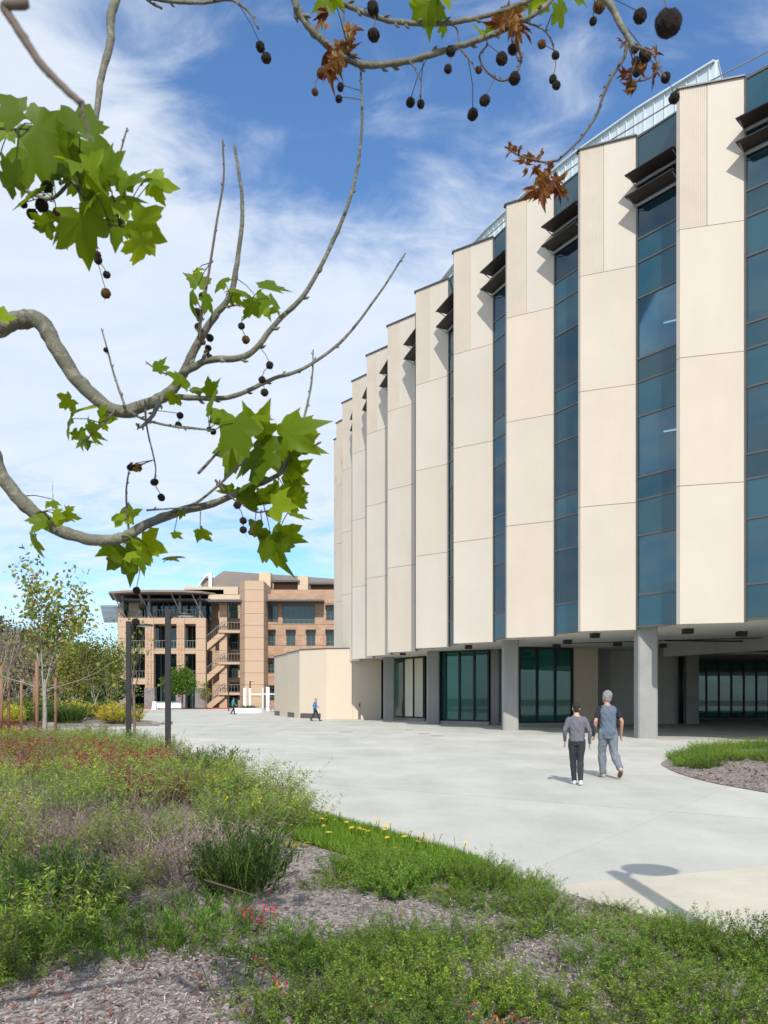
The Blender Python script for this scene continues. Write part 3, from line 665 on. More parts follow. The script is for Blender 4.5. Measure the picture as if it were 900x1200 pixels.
def rail(x0, x1, y0, y1, Y, parent=None):
    m = MB(); a, b = xof(x0, Y), xof(x1, Y); zt, zb = zof(y0, Y), zof(y1, Y)
    m.box((a, Y, zt-.06), (b, Y+.06, zt)); m.box((a, Y, zb), (b, Y+.05, zb+.05)); n = max(2, int((b-a)/.42))
    for k in range(n+1): x = a+(b-a-.04)*k/n; m.box((x, Y+.01, zb), (x+.04, Y+.04, zt))
    m.build('railing', M['alu'], parent or fb_)
# left wing
piers = [(138,150),(170,180),(207,216),(229.5,241)]
for x0, x1 in piers:
    fbox('pier', x0, x1, 724, 806, FY, 1.0, 'tan'); fbox('stone_base', x0-1, x1+1, 806, 831.5, FY-.2, 1.3, 'stoneb')
for x0, x1 in piers[1:3]:
    for q in (.3, .7):
        x = xof(x0+(x1-x0)*q, FY); MB().box((x-.1, FY-.06, zof(806, FY)), (x+.1, FY-.003, zof(732, FY))).build('pilaster', M['block'], fb_)
gaps = [(150,170),(180,207),(216,229.5)]
for gi, (x0, x1) in enumerate(gaps):
    for (y0, y1) in ((724,731),(760,766)): fbox('floor_edge', x0, x1, y0, y1, FY+.15, 5.4, 'tan')
    if gi == 0: fbox('floor_edge', x0, x1, 795, 802, FY+.15, 5.4, 'tan')
    rail(x0, x1, 750.5, 759.5, FY+.3); 
    if gi != 1: rail(x0, x1, 786, 794.5, FY+.3)
    rail(x0, x1, 714.5, 723.5, FY+.3)
    for (y0, y1) in ((731,760),(766,795),(802 if gi == 0 else 795,831.5)):
        fr = MB(); X0, X1, Z0, Z1 = xof(x0-1, FY+4), xof(x1+1, FY+4), zof(y1, FY+4), zof(y0, FY+4)
        for k in range(4): x = X0+(X1-X0)*k/3; fr.box((x-.06, FY+4, Z0), (x+.06, FY+4.2, Z1))
        f = fr.build('window', M['bronze'], fb_); MB().box((X0, FY+4.25, Z0), (X1, FY+4.3, Z1)).build('pane', M['fglass'], f)
fbox('back_wall', 140, 246, 700, 832, FY+5.6, .4, 'roomdark')
wx0, wx1 = xof(141, FY), xof(243, FY)
fr = MB(); 
for k in range(15): x = wx0+(wx1-wx0)*k/14; fr.box((x-.07, FY+3.0, zof(724, FY)), (x+.07, FY+3.2, zof(705, FY)))
f = fr.build('window', M['bronze'], fb_); MB().box((wx0, FY+3.25, zof(724, FY)), (wx1, FY+3.3, zof(705, FY))).build('pane', M['fglass'], f)
fbox('wall', 151, 166, 706, 723.5, FY+2.6, .3, 'tancream')
# roof slab over the terrace, curved upper canopy with slanting braces
fbox('terrace_canopy', 134, 246, 701.5, 703.5, FY-.6, 5.5, 'coping')
cp = [(xof(127, 119.5), 119.5), (xof(150, 118.2), 118.2), (xof(180, 117.6), 117.6), (xof(212, 117.8), 117.8), (xof(236, 119), 119), (xof(253, 121.5), 121.5), (xof(250, 128), 128), (xof(132, 128), 128)]
MB().prism(cp, 17.15, 17.45).build('roof_canopy', M['roofg'], fb_)
MB().prism([(xof(140, 126), 126), (xof(262, 126), 126), (xof(262, 134), 134), (xof(140, 134), 134)], 16.2, 18.6).build('penthouse', M['tancream'], fb_)
for x0, x1 in piers:
    c = (x0+x1)/2; b = MB(); z0 = zof(724, FY)
    b.tube([(xof(c-1.5, FY), FY+.5, z0), (xof(c-1.5, FY), FY+.5, 17.1)], .22, 8).tube([(xof(c+3, FY), FY+.3, z0), (xof(c-3, FY)-.5, FY-2.0, 17.1)], .10, 6); b.build('brace', M['alu'], fb_)
# left side wall going back, with slatted canopy
x0 = xof(138, FY)
MB().prism([(x0, FY+.02), (x0-8.5, FY+26), (x0-8.0, FY+26.3), (x0+.6, FY+.9)], 0, 15.5).build('side_wall', M['tan'], fb_)
sc_ = MB()
for k in range(15):
    t = k/14; px_, py_ = x0-8.5*t, FY+26*t; sc_.box((px_-2.6, py_-.16, 15.4), (px_+.2, py_+.16, 15.52))
sc_.build('slatted_canopy', M['coping'], fb_)
for k in range(5):
    t0, t1 = .06+k*.19, .17+k*.19
    for z0 in (1, 5, 9, 12.6):
        a = Vector((x0-8.5*t0, FY+26*t0)); b = Vector((x0-8.5*t1, FY+26*t1)); d = (b-a).normalized(); o = Vector((-d.y, -d.x)); o = Vector((d.y, -d.x)) if Vector((d.y, -d.x)).x < 0 else Vector((-d.y, d.x))
        MB().prism([tuple(a+o*.05), tuple(b+o*.05), tuple(b-o*.05), tuple(a-o*.05)], z0, z0+2.4).build('window', M['fglass'], fb_)
# open stair
fbox('stair_back_wall', 241, 283, 703, 832, FY+6.0, .4, 'tan')
fbox('pillar', 257, 266, 700, 831.5, FY+.8, 1.0, 'tan')
for yl in (738.5, 775.5, 811.5):
    fbox('landing', 256, 282, yl, yl+3, FY+.1, 2.2, 'tan')
    rail(257, 282, yl-9.5, yl-.5, FY+.1)
    Y = FY+.3; xa, xb = xof(263, Y), xof(242.5, Y); za, zb = zof(yl+2, Y), zof(yl+19.5, Y)
    fl = MB(); fl.add([(xa,Y,za-.5),(xb,Y,zb-.5),(xb,Y,zb+.6),(xa,Y,za+.6),(xa,Y+1.8,za-.5),(xb,Y+1.8,zb-.5),(xb,Y+1.8,zb+.6),(xa,Y+1.8,za+.6)], [(0,1,2,3),(7,6,5,4),(0,4,5,1),(1,5,6,2),(2,6,7,3),(3,7,4,0)])
    fl.build('stair_flight', M['tan'], fb_)
    m = MB(); m.tube([(xa,Y,za+1.7),(xb,Y,zb+1.7)], .05, 5)
    for k in range(9): t = k/8; x = xa+(xb-xa)*t; z = za+(zb-za)*t; m.tube([(x,Y,z+.55),(x,Y,z+1.7)], .03, 4)
    m.build('railing', M['alu'], fb_)
for yb in (725, 761.5, 794.5):
    fbox('balcony', 266, 286, yb, yb+5, FY+3.4, 2.6, 'tan'); rail(266, 282, yb-9, yb, FY+3.4)
for (y0, y1) in ((706,724),(738,761),(775,794),(806,831)):
    f = fbox('window', 267, 279, y0, y1, FY+5.8, .15, 'bronze'); X0, X1 = xof(268, FY+5.6), xof(278, FY+5.6); MB().box((X0, FY+5.7, zof(y1-.5, FY+5.6)), (X1, FY+5.78, zof(y0+.5, FY+5.6))).build('pane', M['fglass'], f)
fbox('parapet', 244, 281, 697, 702.5, FY-.5, 1.0, 'tancream'); fbox('stair_canopy', 243, 283, 703, 705, FY-1.5, 5, 'coping')
fbox('parapet', 216, 279, 687.5, 696.5, FY+5, 1.0, 'tancream')
# tower
X0, Xm, X1 = xof(279, 119), xof(287, 118.2), xof(309, 118.4)
MB().prism([(X0,120.5),(Xm,118.2),(X1,118.4),(X1,128),(X0,128)], 0, zof(680.5, 118.3)).build('stair_tower', M['tan'], fb_)
# right wing: wall with window openings
def wall_open(x0, x1, z0, z1, ops, Y, th, mat):
    xs = sorted({x0, x1, *[o[0] for o in ops], *[o[1] for o in ops]}); zs = sorted({z0, z1, *[o[2] for o in ops], *[o[3] for o in ops]}); m = MB()
    for a, b in zip(xs[:-1], xs[1:]):
        for c, d in zip(zs[:-1], zs[1:]):
            if not any(o[0] <= (a+b)/2 <= o[1] and o[2] <= (c+d)/2 <= o[3] for o in ops): m.box((a, Y, c), (b, Y+th, d))
    return m.build('wall', M[mat], fb_)
RY = 123.0; ops = []; wins = []
for (a, b, y0, y1, nx) in ((311,326,707,729,3),(331,369,707,731,6),(382,393,710,727,2),(398,440,707,731,6)): wins.append((a, b, y0, y1, nx))
for x in (312, 335.6, 359, 382, 405, 428):
    wins.append((x, x+10.6, 739, 757, 2)); wins.append((x, x+10.6, 772, 789, 2)); wins.append((x, x+10.6, 804, 821, 2))
for (a, b, y0, y1, nx) in wins: ops.append((xof(a, RY), xof(b, RY), zof(y1, RY), zof(y0, RY)))
wall_open(xof(309, RY), xof(455, RY), 0, zof(696, RY), ops, RY, .5, 'block')
for (a, b, c, d), wv in zip(ops, wins):
    fr = MB(); Y = RY+.22; fr.box((a, Y, c), (a+.1, Y+.12, d)); fr.box((b-.1, Y, c), (b, Y+.12, d)); fr.box((a+.1, Y, c), (b-.1, Y+.12, c+.1)); fr.box((a+.1, Y, d-.45), (b-.1, Y+.12, d))
    for k in range(1, wv[4]): x = a+(b-a)*k/wv[4]; fr.box((x-.05, Y, c+.1), (x+.05, Y+.12, d-.45))
    fr.box((a+.1, Y+.01, c+.62), (b-.1, Y+.11, c+.72)); f = fr.build('window', M['bronze'], fb_)
    MB().box((a+.08, Y+.05, c+.08), (b-.08, Y+.075, d-.1)).build('pane', M['fglass'], f)
    if wv[4] == 2: MB().box((a-.1, RY-.7, d+.05), (b+.1, RY-.02, d+.14)).build('sun_shelf', M['coping'], fb_)
MB().box((xof(309, RY), RY+.5, 0), (xof(310, RY), RY+14, 18)).box((xof(309, RY), RY+12, 0), (xof(455, RY), RY+12.4, 17.5)).build('side_wall', M['tan'], fb_)
fbox('roof', 309, 455, 696, 698, RY+.5, 12, 'roofg')
fbox('window_canopy', 308.5, 379, 702.5, 704.5, RY-2.4, 2.4, 'coping')
# rooftop storey
fbox('upper_wall', 309, 450, 691, 698, RY+3, .5, 'block')
UY = 128.0
for (a, b, t) in ((303.6,317,670.5),(349,361,674.5),(398,410,678)): fbox('pylon', a, b, t, 700, UY, 2.2, 'tancream')
for (a, b, y) in ((318,351,679.5),(362,392,682.5)): fbox('rooftop_canopy', a, b, y, y+2.2, UY-.5, 3.5, 'coping'); fbox('rooftop_recess', a+1, b-1, y+4, 696, UY+2.5, .3, 'tan')
UP = [(252,676,679),(262,669,669.2),(303,672,672),(350,675,675),(400,679,679),(455,683,683)]
mb = MB()
for (a, ya, _), (b, yb, _) in zip(UP[:-1], UP[1:]):
    Y = UY+3.2; A, B = xof(a, Y), xof(b, Y)
    mb.add([(A,Y,14),(B,Y,14),(B,Y,zof(yb,Y)),(A,Y,zof(ya,Y)),(A,Y+9,14),(B,Y+9,14),(B,Y+9,zof(yb,Y)),(A,Y+9,zof(ya,Y))], [(0,1,2,3),(7,6,5,4),(3,2,6,7),(0,4,5,1)])
mb.build('roof_mass', M['roofg'], fb_)
arc = []
for k in range(11): t = k/10; arc.append((232+16*t, 688-17*math.sin(t*math.pi*.5)**.8))
ab = MB(); Y = UY+2.6
for (a, ya), (b, yb) in zip(arc[:-1], arc[1:]):
    ab.add([(xof(a,Y),Y,zof(ya+2,Y)),(xof(b,Y),Y,zof(yb+2,Y)),(xof(b,Y),Y,zof(yb,Y)),(xof(a,Y),Y,zof(ya,Y)),(xof(a,Y),Y+.6,zof(ya+2,Y)),(xof(b,Y),Y+.6,zof(yb+2,Y)),(xof(b,Y),Y+.6,zof(yb,Y)),(xof(a,Y),Y+.6,zof(ya,Y))], [(0,1,2,3),(7,6,5,4),(3,2,6,7),(0,4,5,1)])
ab.build('arched_frame', M['white'], fb_); fbox('arch_post', 244.5, 248, 672, 690, UY+2.5, .6, 'white'); fbox('arch_infill', 236, 253, 677, 692, UY+3.3, .3, 'roofg')
# red painted kerb and lawn edge in front
MB().box((-75,116.7,0),(-16,117.1,.16)).build('kerb', (lambda m: m)(solid('red_kerb_paint', (.50,.07,.06), .7, var=.15)))['kind'] = 'structure'

# ================================================================== lamp posts
def lamp(base, label, h=3.86, rz=0.0, first=[None]):
    if first[0] is None:
        t = empty('lamp_post', (0,0,0))
        MB().box((-.062,-.062,0),(.062,.062,h)).build('pole', M['pole'], t)
        MB().box((-.11,-.11,0),(.11,.11,.015)).build('base_plate', M['pole'], t)
        MB().tube([(.06,0,h-.20),(.16,0,h-.10),(.26,0,h-.075)], .028, 8).build('arm', M['pole'], t)
        m = MB(); n = 28; zc = h-.12
        for r, z in ((.27,zc+.012),(.262,zc+.032),(.12,zc+.05)): pass
        prof = [(.262,zc-.012),(.275,zc+.008),(.268,zc+.028),(.12,zc+.05)]
        vs = []; 
        for r, z in prof: vs += [(.44+math.cos(2*math.pi*k/n)*r, math.sin(2*math.pi*k/n)*r, z) for k in range(n)]
        fs = [tuple(range(n-1,-1,-1)), tuple(3*n+k for k in range(n))]+[(a*n+k, a*n+(k+1)%n, (a+1)*n+(k+1)%n, (a+1)*n+k) for a in range(3) for k in range(n)]
        m.add(vs, fs); hd = m.build('lamp_head', M['pole'], t)
        m = MB(); m.prism([(.44+math.cos(2*math.pi*k/n)*.2, math.sin(2*math.pi*k/n)*.2) for k in range(n)], zc-.022, zc-.013); m.build('diffuser', M['white'], hd)
        first[0] = t
    else: t = copy_tree(first[0])
    t.location = base; t.rotation_euler = (0,0,rz); return tag(t, label, 'lamp post', 'dark lamp posts with a flat round head')
lamp((-5.52,20.5,.05), 'nearest dark square lamp post with a flat disc head, rising out of the green bed')
lamp((-7.45,23.4,.05), 'dark lamp post half hidden by leaves, just left of the nearest one')
lamp((2.47,3.59,0), 'dark lamp post beside the camera, seen only by its round-headed shadow on the paving', rz=.55)
lamp((xof(268,98),98,0), 'small far lamp post in front of the open stair of the tan building')
lamp((xof(293,107),107,0), 'far lamp post in front of the tall tan stair tower', rz=1)

# ================================================================== the foreground sycamore
syc = empty('sycamore_tree', (-2.35,2.0,.05), 'sycamore with green leaves and brown seed balls, limbs reaching in close to the camera', 'tree')
SAMP = []
def px2(pts, D0, D1=None):
    D1 = D1 or D0; n = len(pts); return [W(p[0], p[1], D0+(D1-D0)*i/(n-1)) for i, p in enumerate(pts)]
def limb(pts, D0, D1, w0, w1, mat='limb', pre=None, name='limb', sides=10, knob=.06):
    P = px2(pts, D0, D1)
    if pre: P = [Vector(p) for p in pre]+P
    S = smooth_open(P, 6); n = len(S); m = MB(); npre = (len(pre)*6 if pre else 0)
    rad = []
    for i, p in enumerate(S):
        t = max(0, (i-npre))/max(1, n-1-npre); wpx = w0+(w1-w0)*t
        r = wpx*.5*(D0+(D1-D0)*t)/FPX
        if i < npre: r *= 1+.6*(npre-i)/npre
        rad.append(r*(1+knob*.5*math.sin(i*.9)+(.10 if i % 9 == 3 else 0)))
        if i >= npre: SAMP.append((p, t))
    S = [p+Vector((random.gauss(0,1), random.gauss(0,1), random.gauss(0,1)))*rad[i]*.06 for i, p in enumerate(S)]
    S2 = smooth_open(S, 2); rad2 = [rad[i//2]*.5+rad[min(len(rad)-1, (i+1)//2)]*.5 for i in range(len(S2))]; m.tube(S2, rad2, sides)
    # buds along thin wood
    if w0 < 9:
        for i in range(npre+2, n-1, 3):
            d = (S[i+1]-S[i-1]).normalized(); s = d.cross(Vector((random.gauss(0,1), random.gauss(0,1), random.gauss(0,1)))).normalized()
            L = rad[i]*1.5+.003; q = S[i]+s*rad[i]*.5; m.tube([q, q+s*L*.6+d*L*.5, q+s*L*.8+d*L*1.1], [rad[i]*.75, rad[i]*.6, rad[i]*.15], 5)
    return m.build(name, M[mat], syc, smooth=True)
tk = [(-2.35,2.0,-.1),(-2.32,2.02,.8),(-2.38,1.98,1.8),(-2.30,2.0,2.6),(-2.33,2.03,3.5),(-2.2,1.98,4.6),(-2.3,2.0,5.6)]
MB().tube(smooth_open(tk, 5), [.17,.165,.16,.155,.15,.148,.146,.142,.14,.138,.135,.13,.125,.12,.117,.113,.11,.105,.1,.097,.094,.09,.085,.08,.075,.07,.065,.06,.055,.05,.045], 14).build('trunk', M['limb'], syc, smooth=True)
limb([(-40,392),(0,383),(30,374),(48,378),(68,410),(95,450),(135,481),(170,475),(200,459),(216,435),(232,402),(252,370),(270,345),(279,300),(284,240),(275,170)], 2.25, 2.1, 23, 3, pre=[(-2.3,2.0,2.25),(-1.8,2.1,2.5),(-1.4,2.2,2.72)])
limb([(214,437),(245,422),(290,416),(325,377),(360,340),(395,272),(415,215),(424,150),(423,85)], 2.12, 1.95, 8.5, 2.2)
limb([(200,464),(240,467),(275,464),(320,444),(355,432),(400,400),(440,350),(475,297)], 2.15, 2.3, 6.5, 2.0)
limb([(150,481),(170,492),(205,500),(235,503),(250,505)], 2.12, 2.0, 3.5, 1.6)
limb([(-30,520),(0,557),(30,592),(60,617),(100,631),(140,631),(172,614),(210,600),(250,590),(290,573),(325,557),(350,533),(376,518)], 2.05, 2.15, 19, 2.5, pre=[(-2.33,2.0,2.0),(-1.8,1.95,2.15),(-1.35,2.0,2.28)])
limb([(183,613),(205,598),(232,588),(262,563),(278,548),(287,541)], 2.1, 2.05, 3.8, 2.2)
limb([(225,560),(250,535),(270,520),(285,490),(300,470)], 2.15, 2.3, 3.0, 1.2) if False else None
limb([(232,555),(256,530),(275,519),(283,515)], 2.12, 2.1, 3.5, 2.0)
limb([(252,562),(268,580),(283,592)], 2.1, 2.1, 3, 1.6, mat='ltwig')
limb([(325,557),(340,532),(352,505),(361,470),(366,440),(367,410)], 2.12, 2.2, 4.0, 1.6)
limb([(152,632),(149,600),(148,575),(151,552)], 2.1, 2.05, 2.6, 1.8, mat='ltwig')
limb([(147,478),(134,440),(126,410),(119,385)], 2.15, 2.2, 3.0, 1.5)
limb([(170,470),(172,500),(182,545),(181,562)], 2.14, 2.05, 2.6, 1.2, mat='ltwig'); limb([(190,465),(178,488),(165,500),(160,497)], 2.14, 2.0, 6, 2.5)
limb([(135,481),(118,500),(95,520)], 2.15, 2.0, 2.8, 1.4, mat='ltwig')
limb([(233,398),(236,370),(243,330),(254,260),(262,210),(261,164)], 2.08, 2.05, 3.6, 2.0, mat='ltwig')
limb([(215,436),(200,439),(185,434),(171,424)], 2.12, 2.0, 2.8, 1.2, mat='ltwig')
limb([(262,360),(275,358),(290,357)], 2.1, 2.1, 2.4, 1.4, mat='ltwig')
limb([(172,598),(200,596),(235,594)], 2.05, 2.0, 2.4, 1.4); limb([(65,617),(50,600),(40,602)], 2.05, 1.95, 2.6, 1.4, mat='ltwig')
limb([(134,-30),(130,20),(129,50),(119,90),(112,140),(102,185),(85,208),(70,215)], 1.75, 1.65, 10.5, 4, pre=[(-2.25,2.0,3.4),(-1.7,1.95,3.9),(-1.1,1.85,3.75),(-.72,1.8,3.5)])
limb([(-20,185),(10,210),(40,228),(62,232),(85,210)], 1.7, 1.66, 5, 4); limb([(80,205),(98,232),(108,255),(120,262),(140,265)], 1.66, 1.6, 4, 1.6, mat='ltwig')
limb([(136,190),(142,175),(149,150)], 1.7, 1.7, 2.4, 1.8, mat='ltwig'); limb([(-15,150),(8,151),(22,151)], 1.55, 1.5, 3.4, 2.4, mat='ltwig')
limb([(-25,-30),(5,10),(28,45),(48,75),(70,98),(96,122)], .62, .60, 11, 8, pre=[(-2.3,1.95,2.9),(-1.6,1.3,3.0),(-.8,.8,2.6)], mat='ltwig', name='near_twig')
limb([(96,122),(100,140),(106,165)], .6, .6, 4, 1.5, mat='ltwig', name='near_twig')
limb([(160,-12),(175,2),(190,10)], 1.9, 1.9, 2.5, 2.8, mat='ltwig'); limb([(175,-3),(205,2),(240,3),(270,0),(292,14),(303,34)], 1.9, 1.9, 5, 2, mat='limb')
limb([(342,-10),(350,14),(368,38),(400,65),(426,76),(452,75),(480,71),(515,61),(560,47),(600,30),(636,10),(655,-12)], 1.9, 2.0, 8.5, 5.5, pre=[(-2.2,2.0,4.2),(-1.5,2.0,4.5),(-.7,1.95,4.1),(-.32,1.9,3.7)])
limb([(400,3),(425,14),(455,24),(480,27),(512,28),(545,24),(585,14),(620,0),(640,-15)], 1.95, 1.9, 6, 5)
limb([(685,-30),(700,-12),(716,8),(727,28),(738,48),(742,56)], 1.85, 1.8, 9, 6, pre=[(-.3,1.95,4.15),(.1,1.95,4.0),(.42,1.9,3.6)])
limb([(735,50),(731,68),(716,92),(706,115),(699,135),(680,163),(654,188)], 1.8, 1.85, 4.0, 2.4, mat='ltwig')
limb([(654,188),(638,190),(620,186),(604,180),(592,172)], 1.85, 1.85, 2.8, 1.5, mat='ltwig'); limb([(612,62),(608,80),(596,92),(585,94),(570,83),(562,66),(572,52)], 1.95, 1.9, 2.8, 2, mat='ltwig')
limb([(607,22),(600,45),(608,72)], 1.95, 1.95, 3.2, 2.2, mat='ltwig'); limb([(480,72),(487,82),(493,95),(492,114)], 1.92, 1.92, 2.0, 1.2, mat='limb')
limb([(610,24),(634,33),(645,45),(650,62)], 1.95, 1.95, 2.6, 1.6); limb([(742,54),(764,62),(772,78),(780,90)], 1.8, 1.75, 2.6, 1.4, mat='ltwig'); limb([(742,96),(760,92),(771,80),(768,66)], 1.8, 1.78, 2.2, 1.6, mat='ltwig')
limb([(402,3),(404,35),(408,58)], 1.95, 1.9, 2.6, 2, mat='ltwig'); limb([(520,28),(534,32),(537,50),(532,56)], 1.95, 1.9, 2.0, 1.4, mat='ltwig')
limb([(540,58),(552,72),(556,80)], 1.95, 1.9, 2.4, 1.4, mat='ltwig')
limb([(285,592),(300,600),(316,598),(328,592),(338,600)], 2.1, 2.1, 2.2, 1.2, mat='ltwig')
SP = np.array([tuple(p) for p, t in SAMP])
def nearest(p, up=0.0):
    q = np.array(tuple(p)); d = np.linalg.norm((SP-q)*np.array([1, .6, 1]), axis=1)
    if up: d = d+np.where(SP[:, 2] < q[2]+up, .5, 0)
    i = int(np.argmin(d)); return Vector(SP[i]), float(d[i])
# palmate leaves
OUT = [(180,.10),(160,.30),(142,.38),(128,.56),(120,.54),(112,.47),(100,.46),(88,.52),(80,.66),(72,.68),(57,.92),(50,.76),(43,.72),(33,.56),(25,.66),(19,.78),(12,.80),(0,1.08)]
OUT = OUT+[(-a, r) for a, r in OUT[-2:0:-1]]
def leaf(mb, c, length, ang, roll, pitch, fold=.25, curl=.25, r=0.0, asp=1.0):
    d = Vector((math.cos(ang), 0, math.sin(ang))); nrm = Vector((0, -1, 0)); s = d.cross(nrm).normalized()
    q = Quaternion(d, roll) @ Quaternion(s, pitch); d2, s2, n2 = q@d, q@s, q@nrm
    k = length/1.2; b = len(mb.v); vs = [c-n2*0]; rr = random.uniform(.85, 1.15)
    for a, rad in OUT:
        a_ = R(a); rad *= random.uniform(.90, 1.10); x = math.cos(a_)*rad*k; y = math.sin(a_)*rad*k*asp*rr
        lob = abs(math.sin(a_*1.6)); z = -curl*rad*rad*k*.7+fold*abs(y)*.8-.10*lob*rad*k
        vs.append(c+d2*x+s2*y+n2*z)
    n = len(vs)-1; mb.add(vs, [(0, 1+i, 1+(i+1) % n) for i in range(n)], r)
    return c-d2*.12*k
GL = [(45,150,100,-25,.1),(22,132,60,200,0),(95,150,70,75,0),(110,170,95,-20,.3),(78,180,70,-60,0),(8,145,60,160,.5),(15,215,55,100,0),(75,205,50,60,0),(42,228,55,-120,0),(60,190,50,200,0),(95,255,75,-50,.4),(70,250,60,-65,.6),(125,205,55,80,.2),(140,235,62,-30,.7),(150,215,50,25,.1),(172,208,45,10,.3),(178,215,42,-8,1.0),(160,262,55,-40,.8),(135,262,42,-90,.2),(165,282,48,-55,.9),(125,235,50,-80,.1),(110,230,40,-150,.3),(88,275,55,-60,.3),(55,262,40,-140,.2),(35,180,62,-100,.3),(62,165,80,-70,.2),(90,190,75,-45,.5),(100,205,60,-100,.1),
 (232,332,38,80,.2),(222,345,36,-110,.2),(240,350,30,-20,.2),(228,318,20,60,.8),(262,330,30,140,.3),(272,345,26,-70,.3),(288,342,38,100,.3),(312,338,48,25,.3),(304,352,40,-30,.4),(318,352,36,-5,.6),(296,356,30,-120,.2),
 (226,455,40,-20,.5),(212,448,32,70,.3),(205,465,26,-110,.4),(92,482,34,60,.6),(82,492,36,190,.4),(104,500,34,-60,.6),(118,490,30,-10,.7),(95,505,30,-120,.5),(108,508,26,-40,.8),
 (248,478,42,100,.3),(262,492,56,70,.4),(275,500,62,-60,.3),(285,492,55,20,.5),(278,525,58,-100,.1),(315,530,78,175,.0),(330,522,60,-10,.2),(335,508,66,10,.4),(352,515,50,-15,.8),(300,505,48,60,.6),
 (335,555,52,30,.5),(325,575,55,-80,.8),(342,570,42,-70,.4),(300,562,48,130,.1),(290,580,48,-90,.1),(272,575,34,-120,.2),(308,582,44,-40,.1),(322,592,46,-20,.9),(340,585,40,-10,.8),(318,632,66,-75,.1),(330,625,50,-45,.2),(305,620,40,-150,.1),(345,605,34,20,.5),(335,545,45,50,.7),
 (62,583,32,120,.7),(78,600,28,-10,.9),(52,612,34,170,.5),(40,632,36,-110,.5),(70,605,30,-80,.6),
 (145,608,44,110,.9),(155,625,46,20,.9),(170,637,46,-20,1.0),(148,645,56,-75,.1),(132,640,34,-140,.4),(160,652,34,-40,.2),(205,625,18,-60,.8),(236,622,28,-85,.6),(212,600,14,-90,.7),
 (502,5,46,-95,.4),(515,-4,36,60,.3),(490,8,24,-150,.3),(562,35,22,-110,.5),(575,30,20,-60,.4),(636,2,42,-160,.6),(655,8,36,-30,.4),(672,-4,30,-10,.3),(380,2,34,-100,.3),(392,-2,24,-60,.5),(620,-4,34,-120,.5),(520,30,18,-60,.4),(0,372,30,60,1.0)]
gm = MB(); pt = MB()
def depth_at(px, y):
    if y < 290 and px < 200: return 1.62
    if y < 120 and px > 330: return 1.92
    return 2.1
for (x, y, s, a, r) in GL:
    D = depth_at(x, y)*random.uniform(.93, 1.06); c = W(x, y, D)
    b = leaf(gm, c, s*.76*D/FPX, R(a)+random.uniform(-.2, .2), random.choice((-1,1))*random.uniform(.1, 1.15), random.uniform(-.9, .7), fold=random.uniform(.05, .5), curl=random.uniform(.1, 1.0), r=r*.8+random.uniform(0, .2))
    q, d = nearest(b)
    if d < .16 and d > .004: mid = (b+q)/2+Vector((0, 0, .006)); pt.tube([q, mid, b], [.0016, .0012, .001], 4)
    # a few small second leaves to thicken the clusters
    if s > 24 and random.random() < .18:
        c2 = c+Vector((random.uniform(-.05, .05), random.uniform(-.06, .06), random.uniform(-.05, .05))); leaf(gm, c2, s*.55*D/FPX, R(a)+random.uniform(-1.4, 1.4), random.uniform(-1.1, 1.1), random.uniform(-.8, .8), .25, .5, random.random())
for (xr, yr, zr, nl_) in (((-2.5, -.3), (1.0, 2.0), (4.0, 5.3), 170), ((-2.6, -1.3), (1.2, 2.2), (2.9, 3.7), 60), ((-2.6, -1.5), (1.6, 2.3), (2.4, 2.9), 26)):
    for q in range(nl_):
        c = Vector((random.uniform(*xr), random.uniform(*yr), random.uniform(*zr)))
        if c.x > -.479*c.y-.2 and c.z < EYE+.869*c.y+.25: continue
        leaf(gm, c, random.uniform(.09, .16), random.uniform(-2.8, 0), random.uniform(-1.2, 1.2), random.uniform(-1.2, 1.2), random.uniform(.05, .5), random.uniform(.1, .9), random.random())
for pp in ([(-2.25,1.98,4.4),(-1.7,1.7,4.7),(-1.1,1.5,4.8),(-.5,1.4,4.7)], [(-2.25,2,4.6),(-1.9,1.4,5.0),(-1.4,1.2,5.2)], [(-2.3,2.0,2.7),(-2.0,1.7,3.1),(-1.6,1.7,3.3)], [(-2.25,2,4.0),(-1.6,1.5,4.2),(-1.0,1.3,4.3)]):
    MB().tube(smooth_open(pp, 5), [.03-.0016*k for k in range(5*(len(pp)-1)+1)], 8).build('limb', M['limb'], syc, smooth=True)
lo = gm.build('foliage', M['leaf'], syc, smooth=True); pt.build('petioles', M['olive'], lo)['kind'] = 'stuff'
dm = MB()
for (x, y, s, a) in [(395,70,62,-115),(404,55,50,-60),(386,82,44,-100),(408,40,40,100),(380,20,30,-110),(603,30,60,-160),(590,22,44,200),(610,34,46,-20),(600,18,40,70),(640,215,52,-100),(650,212,46,-60),(632,228,42,-120),(645,200,32,40),(628,188,34,170),(610,182,26,190),(622,195,24,-60),(600,176,18,150),(658,228,24,-10),(752,72,34,-60),(762,60,30,40),(738,84,26,-150),(768,84,30,-30),(745,100,24,190),(735,46,20,140),(157,549,16,0),(205,200,0,0)]:
    if s == 0: continue
    D = depth_at(x, y) if y < 120 else 1.85; D = 2.05 if y > 400 else D
    for rep in range(4):
        leaf(dm, W(x+random.uniform(-7,7), y+random.uniform(-8,8), D*random.uniform(.97,1.03)), s*.42*random.uniform(.7,1.2)*D/FPX, R(a)+random.uniform(-.5,.5), random.uniform(-1.3,1.3), random.uniform(-.9,.9), random.uniform(.5,1.3), random.uniform(.6,1.8), random.random(), asp=.7)
dm.build('withered_foliage', M['deadleaf'], syc)
